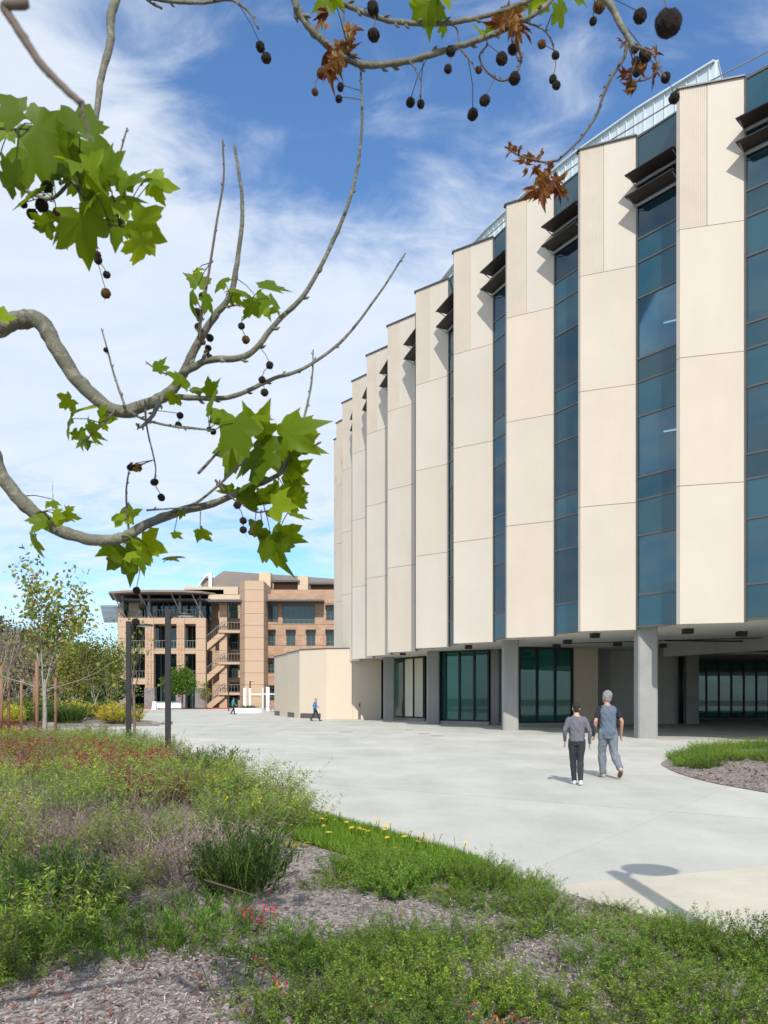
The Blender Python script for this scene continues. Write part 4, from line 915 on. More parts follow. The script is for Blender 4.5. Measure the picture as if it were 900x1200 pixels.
SEEDS = [(305,55,11,0),(312,68,12,0),(437,10,15,0),(438,41,15,0),(377,86,12,1),(369,108,8,1),(399,102,9,0),(397,116,8,0),(481,120,11,0),(493,122,10,0),(528,60,12,0),(525,81,10,0),(561,82,8,1),(568,118,13,0),(554,134,13,0),(588,69,14,0),(601,58,12,0),(603,92,14,0),(635,52,10,1),(651,65,9,0),(648,93,10,0),(652,100,10,0),(702,8,13,1),(695,25,9,0),(750,19,16,0),(783,27,28,0),(744,57,10,1),(756,65,14,0),(746,85,10,0),(740,101,13,1),(780,91,11,0),(790,115,12,0),(745,72,10,0),
 (42,174,11,0),(58,187,11,0),(55,219,13,0),(28,240,8,0),(49,241,15,0),(38,251,13,0),(67,248,10,1),(75,267,11,0),(106,274,8,1),(114,299,9,0),(115,305,10,0),(125,322,9,0),(124,344,12,1),
 (237,347,9,0),(231,366,10,0),(234,373,8,0),(232,383,9,0),(246,396,9,0),(238,401,7,1),(244,408,8,0),(242,413,7,1),(246,419,8,0),(289,366,8,0),(283,382,8,0),(288,398,10,1),(316,428,9,0),(307,445,9,0),(310,460,9,0),(211,487,8,0),(209,498,8,0),(250,506,7,0),(245,503,6,0),
 (153,548,8,0),(159,548,8,0),(163,549,7,0),(181,565,9,0),(189,583,9,0),(278,592,9,0),(285,610,9,0),(285,621,9,0),(294,624,7,1),(316,602,8,1),(160,692,9,0),(167,711,9,0),(159,729,9,0),(124,410,6,0)]
chain = {(124,344):(114,305),(125,322):(114,305),(114,305):(114,299),(189,583):(181,565),(310,460):(307,445),(307,445):(316,428),(288,398):(283,382),(283,382):(289,366),(159,729):(167,711),(167,711):(160,692),(303,0):(0,0),(312,68):(305,55),(438,41):(437,10),(525,81):(528,60),(652,100):(648,93),(648,93):(651,65),(790,115):(780,91),(369,108):(377,86),(209,498):(211,487),(246,419):(244,408),(242,413):(244,408),(285,621):(285,610),(285,610):(278,592)}
def seed_mesh():
    m = MB(); m.ball((0,0,0), 1, 16, 10)
    m.v = [tuple(Vector(p)*random.uniform(.9, 1.07)) for p in m.v]; return m.mesh('seed_ball')
sm_ = {0: seed_mesh(), 1: seed_mesh()}
sm_[0].materials.append(M['seed']); sm_[1].materials.append(M['seed_l'])
st = MB(); sx = org(syc)
for (x, y, dpx, kind) in SEEDS:
    D = 1.05 if dpx == 28 else depth_at(x, y)
    if (x, y) in ((160,692),(167,711),(159,729)): D = 2.05
    c = W(x, y, D); o = bpy.data.objects.new('seed_ball', sm_[kind]); COL.objects.link(o); o.parent = syc
    o.location = c-sx; r_ = dpx*.5*D/FPX; o.scale = (r_*random.uniform(.92,1.05),)*2+(r_*random.uniform(.95,1.12),); o.rotation_euler = (random.random()*3, random.random()*3, random.random()*3)
    if (x, y) in chain: q = W(*chain[(x, y)], D)
    elif dpx == 28: q = W(775, -60, 1.1)
    elif (x, y) == (160,692): q = W(163, 650, 2.05)
    else: q, _ = nearest(c, up=.008)
    mid = (c+q)/2+Vector((random.uniform(-.006, .006), 0, .004)); st.tube([q, mid, c+Vector((0, 0, r_*.6))], .0011, 4)
    if random.random() < .35: st.tube([c, c+Vector((random.uniform(-.01, .012), 0, -r_*1.9))], [.0006, .0003], 3)
st.build('seed_stalks', M['ltwig'], syc)['kind'] = 'stuff'

# ================================================================== trees
def rnd_dir(d, ang):
    s = d.orthogonal().normalized(); q = Quaternion(d, random.uniform(0, 6.283)); return (Quaternion(q@s, ang)@d).normalized()
def grow(mb, p, d, L, r, lvl, tips, gn=0.05, kids=(3, 4), spread=.65, maxl=3, droop=0.0):
    n = 5; P = [p]; dd = d.copy()
    for k in range(n):
        dd = (dd+Vector((random.gauss(0, .1), random.gauss(0, .1), random.gauss(0, .06)+gn-droop*lvl))).normalized(); P.append(P[-1]+dd*L/n)
    r1 = r*(.45 if lvl < maxl else .25); mb.tube(P, [r+(r1-r)*k/n for k in range(n+1)], 7 if lvl == 0 else (5 if lvl == 1 else 3), cap=False)
    if lvl >= 1:
        for q in P[2:]: tips.append((q, dd, lvl))
    if lvl < maxl:
        for k in range(random.randint(*kids)+(2 if lvl == 0 else 0)):
            t = random.uniform(.3, .97); i = min(n-1, int(t*n)); q = P[i].lerp(P[i+1], t*n-i)
            grow(mb, q, rnd_dir(dd, random.uniform(.35, spread)), L*random.uniform(.45, .7), r*(1-t*.5)*.5, lvl+1, tips, gn, kids, spread, maxl, droop)
        grow(mb, P[-1], dd, L*.62, r1, lvl+1, tips, gn, kids, spread, maxl, droop)
def open_tree(loc, h, seed, label, leafmat, bark, nleaf, lsize, group=None, name='young_tree', clear=.28, spread=.75, r0=None, maxl=3, lo=.3, clump=.16):
    random.seed(seed); np_r = np.random.default_rng(seed); t = empty(name, loc, label, 'tree', group); b = Vector(loc); m = MB(); tips = []
    r0 = r0 or h*.0085; hb = h*clear; m.tube([b, b+Vector((.02, 0, hb*.5)), b+Vector((-.02, .02, hb))], [r0*1.25, r0*1.05, r0], 9, cap=False)
    top = b+Vector((-.02, .02, hb)); nl = 5 if maxl > 2 else 3
    for q in range(nl):
        a = q*6.283/nl+random.uniform(-.4, .4); tl = random.uniform(.22, .55)*spread; dv = Vector((math.cos(a)*tl, math.sin(a)*tl, 1)).normalized()
        grow(m, top-Vector((0, 0, random.uniform(0, .1)*h)), dv, h*random.uniform(.30, .42), r0*.55, 1 if maxl > 2 else 0, tips, gn=.10, kids=(4, 5), spread=spread, maxl=maxl)
    for q in range(2):
        a = random.uniform(-.7, .7)+(0 if q else 3.14); grow(m, top-Vector((0, 0, h*.06)), Vector((math.cos(a), math.sin(a), .35)).normalized(), h*.30, r0*.35, 2, tips, gn=.02, spread=spread, maxl=3)
    zmax = max(q.z for q, _, _ in tips)-b.z; sc = h/max(zmax, .1)
    m.v = [tuple(b+Vector(((p[0]-b.x)*1, (p[1]-b.y)*1, (p[2]-b.z)*(1 if p[2]-b.z < hb else 1)))) for p in m.v]
    m.build('trunk', M[bark], t, smooth=True)
    T = [q for q, _, l in tips if l >= 2 and q.z-b.z > h*lo]
    if nleaf and T:
        idx = np_r.integers(0, len(T), nleaf); Pn = np.array([tuple(T[i]) for i in idx])+np_r.normal(size=(nleaf, 3))*clump
        Dn = np_r.normal(size=(nleaf, 3))+np.array([0, 0, -.3]); Dn /= np.linalg.norm(Dn, axis=1, keepdims=True)
        V, rr = leaf_arrays(Pn, Dn, np_r.uniform(.6, 1.3, nleaf)*lsize, np_r.uniform(.6, 1.2, nleaf)*lsize*.75, np_r.random(nleaf), .12)
        quads_object('crown', V, rr, M[leafmat], t)
    return t
def dense_tree(loc, h, w, seed, label, leafmat, n=9000, ls=.3, group=None, bark='twigb', name='evergreen_tree', base=.15):
    random.seed(seed); g = np.random.default_rng(seed); t = empty(name, loc, label, 'tree', group); b = Vector(loc); m = MB()
    m.tube([b, b+Vector((.1, 0, h*.35)), b+Vector((0, .1, h*.75))], [h*.03, h*.022, h*.008], 8)
    K = 26; C = []
    for k in range(K):
        a = random.uniform(0, 6.283); z = random.uniform(base+.08, .93); rr = w*.5*math.sin(math.pi*min(1, max(.12, (z-base+.12)/(1.12-base))))**.6*random.uniform(.35, .9)
        c = b+Vector((math.cos(a)*rr, math.sin(a)*rr, z*h)); C.append((c, random.uniform(.13, .24)*w)); m.tube([b+Vector((0, 0, h*min(.7, z*.75))), c], [h*.009, h*.003], 4)
    m.build('trunk', M[bark], t)
    idx = g.integers(0, K, n); cc = np.array([tuple(C[i][0]) for i in idx]); rad = np.array([C[i][1] for i in idx])
    v = g.normal(size=(n, 3)); v /= np.linalg.norm(v, axis=1, keepdims=True); P = cc+v*rad[:, None]*(g.random(n)**.35)[:, None]*np.array([1, 1, .8])
    D = v+g.normal(size=(n, 3))*.6; D /= np.linalg.norm(D, axis=1, keepdims=True)
    V, rr = leaf_arrays(P, D, g.uniform(.6, 1.3, n)*ls, g.uniform(.5, 1, n)*ls*.7, g.random(n), .1); quads_object('crown', V, rr, M[leafmat], t); return t
def stake(x, y, h, label, r=.045, lean=0.0, g='wooden stakes holding the young trees'):
    m = MB(); m.tube([(x, y, 0), (x+lean*.5, y, h*.5), (x+lean, y, h)], [r*1.02, r, r*.98], 10); o = m.build('tree_stake', M['wood'], None, base=(x, y, 0), smooth=True); return tag(o, label, 'stake', g)
ya = G(52, 872)
yt = open_tree((ya.x, ya.y, .1), 6.6, 11, 'young sycamore with pale trunk and sparse yellow-green leaves, tied to two wooden stakes', 'olive', 'paleb', 1500, .19, clear=.34, spread=.85, r0=.07, clump=.13)
stake(ya.x-.16, ya.y-.25, 3.0, 'thick reddish wooden stake just left of the pale trunk of the young sycamore', .062); stake(ya.x+.28, ya.y+.3, 2.8, 'thinner wooden stake just right of the pale trunk of the young sycamore', .05)
tie = MB(); 
for z in (1.35, 2.75): tie.box((ya.x-.24, ya.y-.03, z), (ya.x+.3, ya.y+.0, z+.06))
tag(tie.build('tree_tie', M['black'], None, base=(ya.x, ya.y, 1.3)), 'black rubber ties joining the young sycamore to its stakes', 'tie')
for k, (px, Y, h) in enumerate(((2, 33, 3.0), (10, 34, 3.0), (40, 47, 2.9), (25, 40, 2.6))):
    stake(xof(px, Y), Y, h, ['leftmost wooden stake at the left edge of the photo', 'wooden stake second from the left edge of the photo', 'shorter far wooden stake between the left edge and the young sycamore', 'far wooden stake right of the two at the left edge'][k], .06)
open_tree((xof(5,34),33.6,0), 6.0, 21, 'thin staked tree with brown bare twigs at the left edge', 'olive', 'grtwig', 350, .14, clear=.3, spread=.8, r0=.06)
open_tree((xof(40,47),47.4,0), 6.2, 22, 'half bare young tree behind its short stake, left of the pale-trunked sycamore', 'olive', 'grtwig', 500, .16, clear=.3, spread=.8)
open_tree((xof(-8,52),52,0), 8.2, 23, 'leafless greyish purple tree with fine twigs far left', 'dry', 'grtwig', 1800, .22, clear=.25, spread=.85, lo=.2, clump=.3)
open_tree((xof(22,58),58,0), 7.6, 27, 'leafless greyish tree standing behind the staked trees', 'dry', 'grtwig', 1800, .22, clear=.25, spread=.85, lo=.2, clump=.3)
open_tree((xof(112,62),62,0), 7.8, 24, 'slender pale yellow-green tree in front of the left corner of the tan building', 'olive', 'paleb', 3000, .2, clear=.2, spread=.7, lo=.18, clump=.25)
open_tree((xof(128,66),66,0), 7.4, 25, 'slender tree with yellowish leaves against the side wall of the tan building', 'olive', 'paleb', 2600, .2, clear=.2, spread=.7, lo=.18, clump=.25)
open_tree((xof(86,64),64,0), 6.8, 28, 'yellow-green tree between the pale sycamore and the tan building', 'olive', 'paleb', 2600, .22, clear=.2, spread=.8, lo=.18, clump=.3)
open_tree((xof(66,70),70,0), 7.4, 29, 'loose olive-green tree behind the pale trunk of the young sycamore', 'olive', 'grtwig', 2600, .24, clear=.2, spread=.8, lo=.18, clump=.3)
open_tree((xof(157,24.6),24.6,.05), 3.3, 31, 'thin dark young tree with a few leaves just right of the leaf-hidden lamp post', 'shrub', 'twigb', 90, .13, clear=.55, spread=.6, r0=.04, maxl=2, lo=.4)
for k, (px, Y, h, w) in enumerate(((8,82,7.2,9),(34,88,8.6,9),(60,92,7.2,9),(84,96,8.2,8),(105,104,6.8,7),(-25,90,11,10),(-60,85,10,10),(118,108,7.5,7))):
    dense_tree((xof(px, Y), Y, 0), h, w, 40+k, ['dark green evergreen behind the leafless trees at the far left','tall dark evergreen directly behind the short stake','dark evergreen behind the pale-trunked sycamore','dark evergreen right of the pale-trunked sycamore','dark evergreen close to the slatted canopy of the tan building','dark evergreen outside the left edge','dark evergreen well outside the left edge','lowest dark evergreen, against the side wall of the tan building'][k], 'evergreen', 7000, .42, 'evergreens behind the planting bed')
dense_tree((xof(213,113),113,0), 5.6, 5.6, 61, 'small round bright green tree in front of the tan building', 'brighttree', 5000, .3, name='round_tree', base=.38)
dense_tree((xof(240,114),114,0), 4.0, 1.7, 62, 'thin grey-green sapling right of the small round bright green tree', 'olive', 700, .2, name='sapling', base=.3)
random.seed(5)

# ================================================================== planting
def needles(stems, per, L, Wd, out=.8, up=.4, cup=.05, jit=.004, t0=.15):
    P = []; D = []; TT_ = []
    for S in stems:
        m = len(S)-1
        for k in range(per):
            t = random.uniform(t0, 1)*m; i = min(m-1, int(t)); q = S[i].lerp(S[i+1], t-i); d = (S[i+1]-S[i]).normalized(); o = rnd_dir(d, 1.5708)
            P.append(q+o*jit); D.append((o*out+d*up+Vector((0, 0, -.05))).normalized()); TT_.append(t/m)
    P = np.array([tuple(p) for p in P]); D = np.array([tuple(d) for d in D]); n = len(P)
    return leaf_arrays(P, D, rng.uniform(.65, 1.25, n)*L, rng.uniform(.7, 1.2, n)*Wd, np.clip(rng.normal(.08, .16, n)+np.array(TT_)*.62, 0, 1), cup)  # shade of hollows put into darker base tones; lighter tips are new growth
def stems_of(n, r0, h, lean, seg=4, wob=.12, hv=.3):
    out = []
    for k in range(n):
        a = random.uniform(0, 6.283); rr = r0*random.random()**.6; p = Vector((math.cos(a)*rr, math.sin(a)*rr, 0)); l = lean*(.25+rr/r0)*random.uniform(.5, 1.3)
        d = Vector((math.cos(a)*l, math.sin(a)*l, 1)).normalized(); L = h*random.uniform(1-hv, 1+hv*.5); S = [p]
        for j in range(seg): d = (d+Vector((random.gauss(0, wob), random.gauss(0, wob), .02))).normalized(); S.append(S[-1]+d*L/seg)
        out.append(S)
    return out
def stem_mesh(stems, r, mat, parent, name='stems'):
    m = MB()
    for S in stems: m.tube(S, [r*(1-.6*i/(len(S)-1)) for i in range(len(S))], 3, cap=False, r=random.random())
    return m.build(name, M[mat], parent)
def blobs(stems, mat, parent, size, n, name='flowers', zone=.3, share=.4):
    P = []; D = []
    for S in stems:
        if random.random() > share: continue
        for k in range(n): t = 1-random.random()*zone; i = len(S)-2; q = S[i].lerp(S[i+1], max(0, (t*(len(S)-1))-i)); P.append(q+Vector((random.gauss(0,1), random.gauss(0,1), random.gauss(0,1)))*size*.5); D.append(Vector((random.gauss(0,1), random.gauss(0,1), random.gauss(0,1))).normalized())
    if not P: return
    P = np.array([tuple(p) for p in P]); D = np.array([tuple(d) for d in D]); V, r = leaf_arrays(P, D, np.full(len(P), size), np.full(len(P), size*.8), rng.random(len(P)), .1); quads_object(name, V, r, M[mat], parent)['kind'] = 'stuff'
PROTO = {}
def proto(key, name):
    o = empty(name, (0,0,0)); PROTO.setdefault(key, []).append([o, False]); return o
for v in range(3):
    random.seed(100+v)
    o = proto('sage', 'sage_shrub'); S = stems_of(85, .34, .62, .75); V, r = needles(S, 30, .062, .012); quads_object('foliage', V, r, M['shrub'], o); stem_mesh(S, .003, 'dry', o)
    
    S2 = stems_of(9, .34, .80, .8); stem_mesh(S2, .0026, 'dry', o, 'dry_stems')
    if v: blobs(S2, 'purple', o, .014, 14, share=.6, zone=.2)
    o = proto('bush', 'leafy_shrub'); S = stems_of(90, .30, .66, .5); V, r = needles(S, 30, .075, .015, out=.6, up=.8); quads_object('foliage', V, r, M['shrubd'], o); stem_mesh(S, .003, 'shrub', o)
    o = proto('dry', 'dry_shrub'); S = stems_of(90, .30, .58, 1.1, wob=.30, seg=5); S += stems_of(130, .5, .34, 1.8, wob=.5, seg=5); V, r = needles(S, 4, .035, .010); quads_object('dead_leaves', V, r, M['dry'], o); stem_mesh(S, .0030, 'dry', o)
    blobs(S, 'purple', o, .012, 6, share=.05)
    o = proto('rose', 'creeping_rosemary'); S = stems_of(100, .32, .34, 1.0, wob=.30, hv=.5)+stems_of(16, .3, .46, 1.1, wob=.2, seg=6); V, r = needles(S, 84, .027, .0068, out=.85, up=.5, t0=.05); quads_object('foliage', V, r, M['rosem'], o); stem_mesh(S, .0022, 'rstem', o); blobs(S, 'whitefl', o, .008, 4, share=.08, zone=.5)
    o = proto('weed', 'small_weed'); S = stems_of(24, .12, .24, 1.0); V, r = needles(S, 20, .046, .0075, out=.6, up=.8); quads_object('foliage', V, r, M['weed'], o); stem_mesh(S, .002, 'shrub', o)
    o = proto('yell', 'yellow_shrub'); S = stems_of(70, .35, .62, .6); V, r = needles(S, 22, .09, .03); quads_object('foliage', V, r, M['yellow' if v != 1 else 'olive'], o); stem_mesh(S, .004, 'dry', o)
    o = proto('red', 'red_leaved_shrub'); S = stems_of(70, .34, .55, .6); V, r = needles(S, 22, .06, .016); quads_object('foliage', V, r, M['redleaf'], o); stem_mesh(S, .003, 'dry', o)
    o = proto('ysage', 'yellow_flowering_shrub'); S = stems_of(80, .34, .55, .8); V, r = needles(S, 24, .055, .016); quads_object('foliage', V, r, M['shrub'], o); stem_mesh(S, .003, 'shrub', o); blobs(S, 'yflower', o, .035, 6, share=.16, zone=.15)
for lst in PROTO.values():
    for e in lst: e[0].location = (0, -60, -40)
NPL = 0
def plant(key, x, y, s, label, group, cat='shrub', z=None, sz=1.0):
    global NPL
    e = random.choice(PROTO[key]); 
    if not e[1]: o = e[0]; e[1] = True
    else: o = copy_tree(e[0])
    o.location = (x, y, (bed_height(x, y, BED) if z is None else z)-.02); o.rotation_euler = (0, 0, random.uniform(0, 6.283)); o.scale = (s*random.uniform(.9, 1.12),)*2+(s*sz*random.uniform(.88, 1.1),)
    NPL += 1; return tag(o, label, cat, group)
random.seed(12)
# lawn strip
LW = [G(*p) for p in ((330,950),(380,961),(430,975),(500,996),(560,1014),(575,1022),(540,1030),(500,1030),(455,1026),(420,1018),(380,1006),(345,992),(322,972))]; LWp = [(p.x, p.y) for p in LW]
# creeping rosemary along the near right edge
PATCH = [(415,1078,95,20),(350,1035,70,26),(625,1118,50,13),(690,1100,25,8),(610,1145,70,10),(350,1110,45,18),(380,1185,60,12),(520,1085,40,10)]
def third(x, y):
    px = 450+x/y*FPX; py = HOR+EYE*FPX/y
    return ('left of the lamp shadow' if px < 700 else 'in front of the lamp shadow' if px < 840 else 'at the right border')+(' and close' if py > 1150 else '')
pts = []
tries = 0
while len(pts) < 46 and tries < 6000:
    tries += 1; px = random.uniform(330, 960); y = random.uniform(1022, 1290); g = G(px, y)
    if not inside(g.x, g.y, BED): continue
    if inside(g.x, g.y, LWp): continue
    de = min((g.x-a)**2+(g.y-b)**2 for a, b in EDGE_S)**.5
    if de < .14 or de > 3.4 or g.y > 8.6: continue
    if px < 420 and y < 1050: continue
    if any(((px-a)/(c*1.15))**2+((y-b-10)/(d_*1.7))**2 < 1 for a, b, c, d_ in PATCH): continue
    if any((g.x-a)**2+(g.y-b)**2 < .39**2 for a, b in pts): continue
    pts.append((g.x, g.y))
for i, (x, y) in enumerate(pts):
    e = min((x-a)**2+(y-b)**2 for a, b in EDGE_S)**.5
    if e < .75: l, gsp = 'low rosemary clump spilling over the near paving edge, '+third(x, y), 'creeping rosemary at the paving edge'
    else: l, gsp = 'low rosemary clump in lower right mulch, '+third(x, y), 'creeping rosemary inside the bed'
    plant('rose', x, y, random.uniform(.55, .86)*(.85 if e < .5 else 1), l, gsp, sz=random.uniform(.5, 1.1))
for px, y, s in ((470,1042,.75),(440,1034,.6),(520,1036,.65),(560,1038,.65)): g = G(px, y); plant('rose', g.x, g.y, s, 'bushy dark green clump between the lawn strip and the bare mulch', 'clumps between lawn strip and mulch', sz=1.15)
# sage mass of the left bed
pts = []; tries = 0
while len(pts) < 170 and tries < 20000:
    tries += 1; y = random.uniform(5.3, 31); x = random.uniform(-.52*y-1.2, -.9)
    if not inside(x, y, BED): continue
    e = min((x-a)**2+(y-b)**2 for a, b in EDGE_S)**.5
    if e < .3: continue
    px = 450+x/y*FPX; py = HOR+EYE*FPX/y
    if y < 8.5 and px > 325: continue
    if y < 14 and px > 345: continue
    if py > 1118 : continue
    if ((px-255)/95)**2+((py-1035)/34)**2 < 1: continue
    dm_ = .36+.018*y
    if any((x-a)**2+(y-b)**2 < dm_**2 for a, b in pts): continue
    pts.append((x, y))
for x, y in pts:
    px = 450+x/y*FPX; q = random.random(); z = hnoise(x, y, .7); k = 'sage'; s = random.uniform(.75, 1.15)
    if y > 19 and (z > .45 or q < .16): k = 'red'
    elif 11 < y < 18 and 150 < px < 240 and q < .2: k = 'red'
    elif q < (.42 if y < 10 else .2): k = 'dry'
    elif q < .30 and y < 16: k = 'bush'
    elif q > .93 and y > 10: k = 'ysage'
    if 120 < px < 345 and y < 8.2: s *= .42+.25*max(0, (y-6)/2.2)
    elif y < 7.0: s *= .8
    near = 'near' if y < 9 else ('middle' if y < 17 else 'far')
    txt = {'sage': 'narrow-leaved light green sage', 'red': 'dark red leaved shrub', 'dry': 'dried grey-purple twiggy shrub', 'bush': 'deep green leafy shrub', 'ysage': 'yellow dotted green shrub'}[k]
    where = {'near': 'in the closest bed part', 'middle': 'before the nearest lamp post', 'far': 'beyond the nearest lamp post'}[near]
    side = 'at the left border' if px < 90 else ('near the red sage stems' if px > 240 else 'between border and red sage stems') if y < 9 else ('left' if px < 110 else 'right' if px > 215 else 'middle')
    side = side if y < 9 else 'on its '+side+' side' if side != 'middle' else 'in its middle'
    plant(k, x, y, s, txt+' '+where+' '+side, txt+' '+where)
for px, y, k, s, l in ((283,1062,'bush',.74,'tall deep green bush at the right end of the sage, beside bare mulch'),(300,1040,'bush',.66,'deep green bush right behind the tallest one beside the bare mulch'),(266,1050,'bush',.62,'deep green bush left of the tallest one beside the bare mulch'),
                     (75,1090,'bush',.7,'broad deep green bush at the lower left, in front of the sage'),(14,1172,'sage',.5,'small light green sage in the lower left corner of the photo'),(-12,1150,'sage',.6,'light green sage cut by the left border above the lower left corner'),(40,1075,'bush',.7,'smaller deep green bush left of the broad one at the lower left'),(110,1085,'sage',.6,'light green sage right of the broad bush at the lower left'),
                     (215,1045,'dry',1.0,'wide dried twiggy shrub in the middle of the near left bed'),(255,1030,'dry',1.0,'dried purple-grey shrub behind the fallen branch'),(190,1020,'dry',.9,'dried shrub left behind the wide dried twiggy shrub'),(285,1020,'dry',.8,'small dried shrub next to the deep green bush'),(150,1050,'dry',.8,'dried twiggy shrub left of the wide one'),
                     (300,975,'ysage',.9,'green shrub with yellow blooms at the paving edge by the lawn strip'),(262,950,'ysage',1.0,'green shrub with yellow blooms right of the nearest lamp post'),(240,945,'sage',1.05,'light green sage at the foot of the nearest lamp post'),(320,960,'dry',.9,'dried dark flower spikes at the corner of the bed by the lawn strip')):
    g = G(px, y); plant(k, g.x, g.y, s, l, None)
for px, y, s in ((160,1112,.8),(150,1122,.9),(185,1118,.8),(215,1112,.7),(20,1150,1.1),(6,1160,1.2),(238,1100,.9),(262,1092,.9),(120,1100,.8),(105,1132,.8),(70,1140,.9),(130,1140,.7),(200,1135,.8),(230,1128,.9),(175,1142,.7),(45,1135,.9),(250,1122,.8),(290,1110,.8),(150,1152,.6),(95,1158,.6),(215,1148,.7),(270,1150,.6),(330,1140,.8),(10,1110,1),(30,1120,.9),(395,1040,.8),(372,1050,.7),(410,1030,.8),(130,1080,.8),(345,1160,.8),(350,1128,.8),(60,1125,.8),(90,1118,.8)):
    g = G(px, y); plant('weed', g.x, g.y, s*random.uniform(.9, 1.2), 'small fresh green weed sprouting from the mulch of the near bed', 'small weeds on the mulch', cat='weed')
for px, y, s, l in ((100,905,1.25,'right of the pale trunk'),(62,902,1.3,'under the pale trunk'),(28,908,1.3,'under the far left stakes'),(132,903,1.1,'left of the leaf-hidden lamp post'),(8,925,1.2,'at the left border of the photo'),(110,925,1.2,'a little before the one right of the pale trunk'),(200,948,1.0,'straight before the nearest lamp post'),(176,958,1.0,'left before the nearest lamp post'),(226,943,.9,'right at the foot of the nearest lamp post')):
    g = G(px, y); plant('red', g.x, g.y, s, 'dark red tipped shrub '+l, None)
# right bed
pts = []; tries = 0
while len(pts) < 80 and tries < 20000:
    tries += 1; x = random.uniform(6.5, 15); y = random.uniform(12, 27)
    if not inside(x, y, BED3): continue
    if min((x-a)**2+(y-b)**2 for a, b in BED3)**.5 < .30 or y < 18.6+.10*(x-7): continue
    if any((x-a)**2+(y-b)**2 < .5**2 for a, b in pts): continue
    pts.append((x, y))
for x, y in pts: plant('rose', x, y, random.uniform(.5, 1.05), 'low green creeping clump in the small round-ended bed at the right', 'creeping clumps in the right bed', z=bed_height(x, y, BED3, .14), sz=1.1)
# second bed far left: yellow and olive shrubs
for k in range(40):
    x = random.uniform(-27, -15.6); y = random.uniform(45, 57)
    if not inside(x, y, BED2): continue
    kk = 'yell' if random.random() < .6 else 'bush'; txt = 'yellow leaved shrub' if kk == 'yell' else 'grey-green shrub'
    plant(kk, x, y, random.uniform(1.3, 2.1), txt+' in the island bed left of the plaza', txt+'s in the island bed', z=.2)
for k in range(22):
    x = random.uniform(-30, -13); y = random.uniform(26, 34)
    if inside(x, y, BED): plant('red', x, y, random.uniform(1.0, 1.5), 'tall dark red shrub around the staked young trees', 'dark red shrubs by the staked trees')
# rocks along the island bed
def rock(x, y, s, label, grp):
    m = MB(); m.ball((x, y, s*.3), (s, s*.7, s*.5), 9, 6); m.v = [tuple(Vector(p)+Vector((random.gauss(0,1), random.gauss(0,1), random.gauss(0,1)))*s*.08) for p in m.v]
    tag(m.build('rock', M['stoneb'], None, base=(x, y, 0)), label, 'rock', grp)
for k in range(16): a, b = BED2[(k*2) % len(BED2)]; rock(a+.4, b+random.uniform(-.3, .3), random.uniform(.15, .35), 'small grey stone along the rim of the island bed', 'stones rimming the island bed') if a > -30 else None
def scatter_blades(poly, n, L, Wd, mat, name, label, hz):
    xs = [p[0] for p in poly]; ys = [p[1] for p in poly]; P = []
    while len(P) < n:
        x = random.uniform(min(xs), max(xs)); y = random.uniform(min(ys), max(ys))
        if inside(x, y, poly): P.append((x, y, hz(x, y)))
    P = np.array(P); D = rng.normal(size=(n, 3))*.42; D[:, 2] = 1; D /= np.linalg.norm(D, axis=1, keepdims=True)
    V, r = leaf_arrays(P, D, rng.uniform(.6, 1.2, n)*L, np.full(n, Wd), rng.random(n), .05); o = quads_object(name, V, r, M[mat]); o['kind'] = 'stuff'; return o
scatter_blades(LWp, 34000, .13, .009, 'grass', 'grass', '', lambda x, y: bed_height(x, y, BED)-.01)
f0 = empty('yellow_wildflower', (0,0,0)); MB().tube([(0,0,0),(.01,0,.1),(0,0,.17)], .002, 4).build('stem', M['shrub'], f0); m = MB()
for k in range(9): a = k*.698; m.add([(0,0,.17),(math.cos(a-.25)*.014,math.sin(a-.25)*.014,.176),(math.cos(a)*.022,math.sin(a)*.022,.174),(math.cos(a+.25)*.014,math.sin(a+.25)*.014,.176)], [(0,1,2,3)], random.random())
m.ball((0,0,.172), .006, 6, 4, r=.5); m.build('bloom', M['yflower'], f0)
k = 0
while k < 60:
    x = random.uniform(-2, 1.2); y = random.uniform(7.8, 12.6)
    if not inside(x, y, LWp): continue
    o = f0 if k == 0 else copy_tree(f0); o.location = (x, y, bed_height(x, y, BED)); o.rotation_euler = (random.uniform(-.3,.3), random.uniform(-.3,.3), random.uniform(0, 6)); o.scale = (random.uniform(1.2, 1.9),)*2+(random.uniform(.9, 1.2),)
    tag(o, 'small yellow wildflower standing in the green lawn strip', 'flower', 'yellow wildflowers in the lawn strip'); k += 1
# broad pale leaves beside the lawn
bp = G(345, 1003); t = empty('broadleaf_plant', (bp.x, bp.y, .08), 'low plant with broad yellow-green leaves at the left tip of the lawn strip', 'plant'); m = MB()
for k in range(8):
    a = k*.785+.2; L = random.uniform(.16, .26); d = Vector((math.cos(a), math.sin(a), .35)).normalized(); s = Vector((-d.y, d.x, 0)); b = Vector((bp.x, bp.y, .08))
    m.add([b, b+d*L*.5+s*.035+Vector((0,0,.02)), b+d*L-Vector((0,0,.03)), b+d*L*.5-s*.035+Vector((0,0,.02))], [(0,1,2,3)], random.random())
m.build('leaves', M['yellow'], t)
